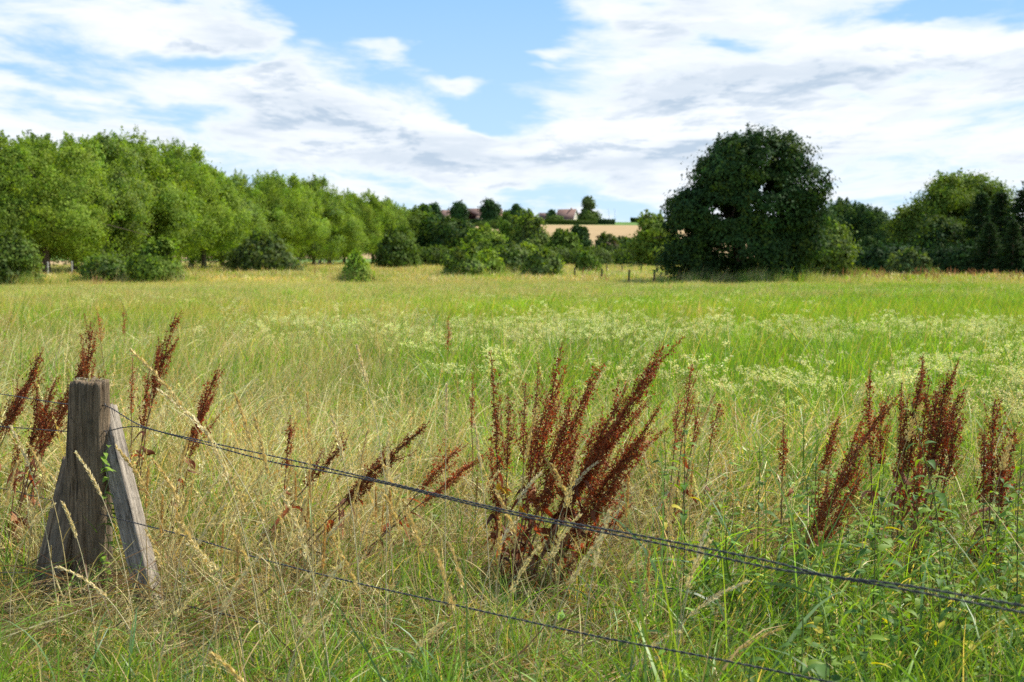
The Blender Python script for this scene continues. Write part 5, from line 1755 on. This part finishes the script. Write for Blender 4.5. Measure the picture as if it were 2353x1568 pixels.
for (tx, ty, bx, D, hd, c, hw, lab) in stalks:
    p = ground_at(bx, D); t = at(tx, ty, D) - p
    H = t.z / .97
    bow = max(-.35, min(.35, (t.x / H) * .6)); lean = t.x / H - bow
    e = empty('grass_stalk', p)
    fat = hw > .011
    for nm, me in make_stalk(H, hd, lean, bow, c, hw, 260 if fat else 170, .45 if fat else .3): obj(nm, me, e)
    tag(e, lab, 'grass stalk', 'tall seeding grass stalks in the foreground')
sv = [make_stalk(.85, .2, .05, .1, ST), make_stalk(.8, .22, .1, .2, PL), make_stalk(.9, .2, -.1, -.12, ST), make_stalk(.75, .16, .0, .3, PL, .011, 200, .4), make_stalk(.7, .18, -.05, .05, ST * np.array([.95, .8, .7]), .005)]
cnt = 0
while cnt < 80:
    px = rng.uniform(-40, 1650); D = rng.uniform(3.6, 6.4)
    if px > 900 and rng.uniform() < .55: continue
    if abs(px - 200) < 130 and D < 6.0: continue
    p = ground_at(px, D)
    e = empty('grass_stalk', p, rng.normal(0, .6), rng.uniform(.72, 1.05))
    for nm, me in sv[cnt % 5]: obj(nm, me, e)
    where = 'around the foot of the fence post' if px < 330 else 'between the fence post and the bent dock' if px < 700 else 'in front of the bent dock' if px < 1050 else 'around and right of the largest dock'
    tag(e, 'straw coloured seeding grass stalk ' + where, 'grass stalk', 'straw stalks ' + where)
    cnt += 1

# ------------------------------------------------------------------ small far fence posts
gp = Geo(); tube(gp, [(0, 0, -.2), (0, 0, .5), (.01, 0, .88)], [.06, .055, .05], 8, (.16, .12, .09)); tube(gp, [(.01, 0, .88), (.01, 0, .90)], [.048, .005], 8, (.2, .16, .12))
mp_d = gp.mesh('far_post', solid_mat('dark_post_wood', (.055, .045, .035), .9, 12, .3, .3), True)
gp = Geo(); tube(gp, [(0, 0, -.2), (0, 0, .6), (0, 0, 1.25)], .06, 4, (.5, .5, .45)); tube(gp, [(0, 0, 1.25), (0, 0, 1.27)], [.06, .005], 4, (.5, .5, .5))
mp_w = gp.mesh('concrete_post', solid_mat('pale_concrete', (.45, .43, .38), .9, 12, .15, .2))
for (px, D) in [(1321, 84), (1382, 80), (1444, 68), (1503, 72), (1394, 112), (1430, 113), (1472, 112), (1510, 110)]:
    o = obj('paddock_post', mp_d); o.location = ground_at(px, D); o.rotation_euler = (rng.normal(0, .03), rng.normal(0, .04), rng.uniform(0, 3))
    tag(o, 'short dark wooden post in the ' + ('nearer' if D < 100 else 'further') + ' line of the paddock fence left of the oak', 'fence post', 'posts of the ' + ('nearer' if D < 100 else 'further') + ' paddock fence line')
for (px, D) in [(111, 96), (167, 98), (40, 95), (220, 100), (732, 186), (746, 190), (766, 194), (690, 182), (1010, 215), (1460, 180), (1480, 182)]:
    o = obj('concrete_post', mp_w); o.location = ground_at(px, D); o.rotation_euler = (0, rng.normal(0, .03), rng.uniform(0, 1))
    where = 'between the bushes below the near end of the tree row' if D < 105 else 'below the far half of the tree row' if px < 800 else 'beyond the middle of the meadow'
    tag(o, 'pale concrete fence post ' + where, 'fence post', 'pale fence posts ' + where)
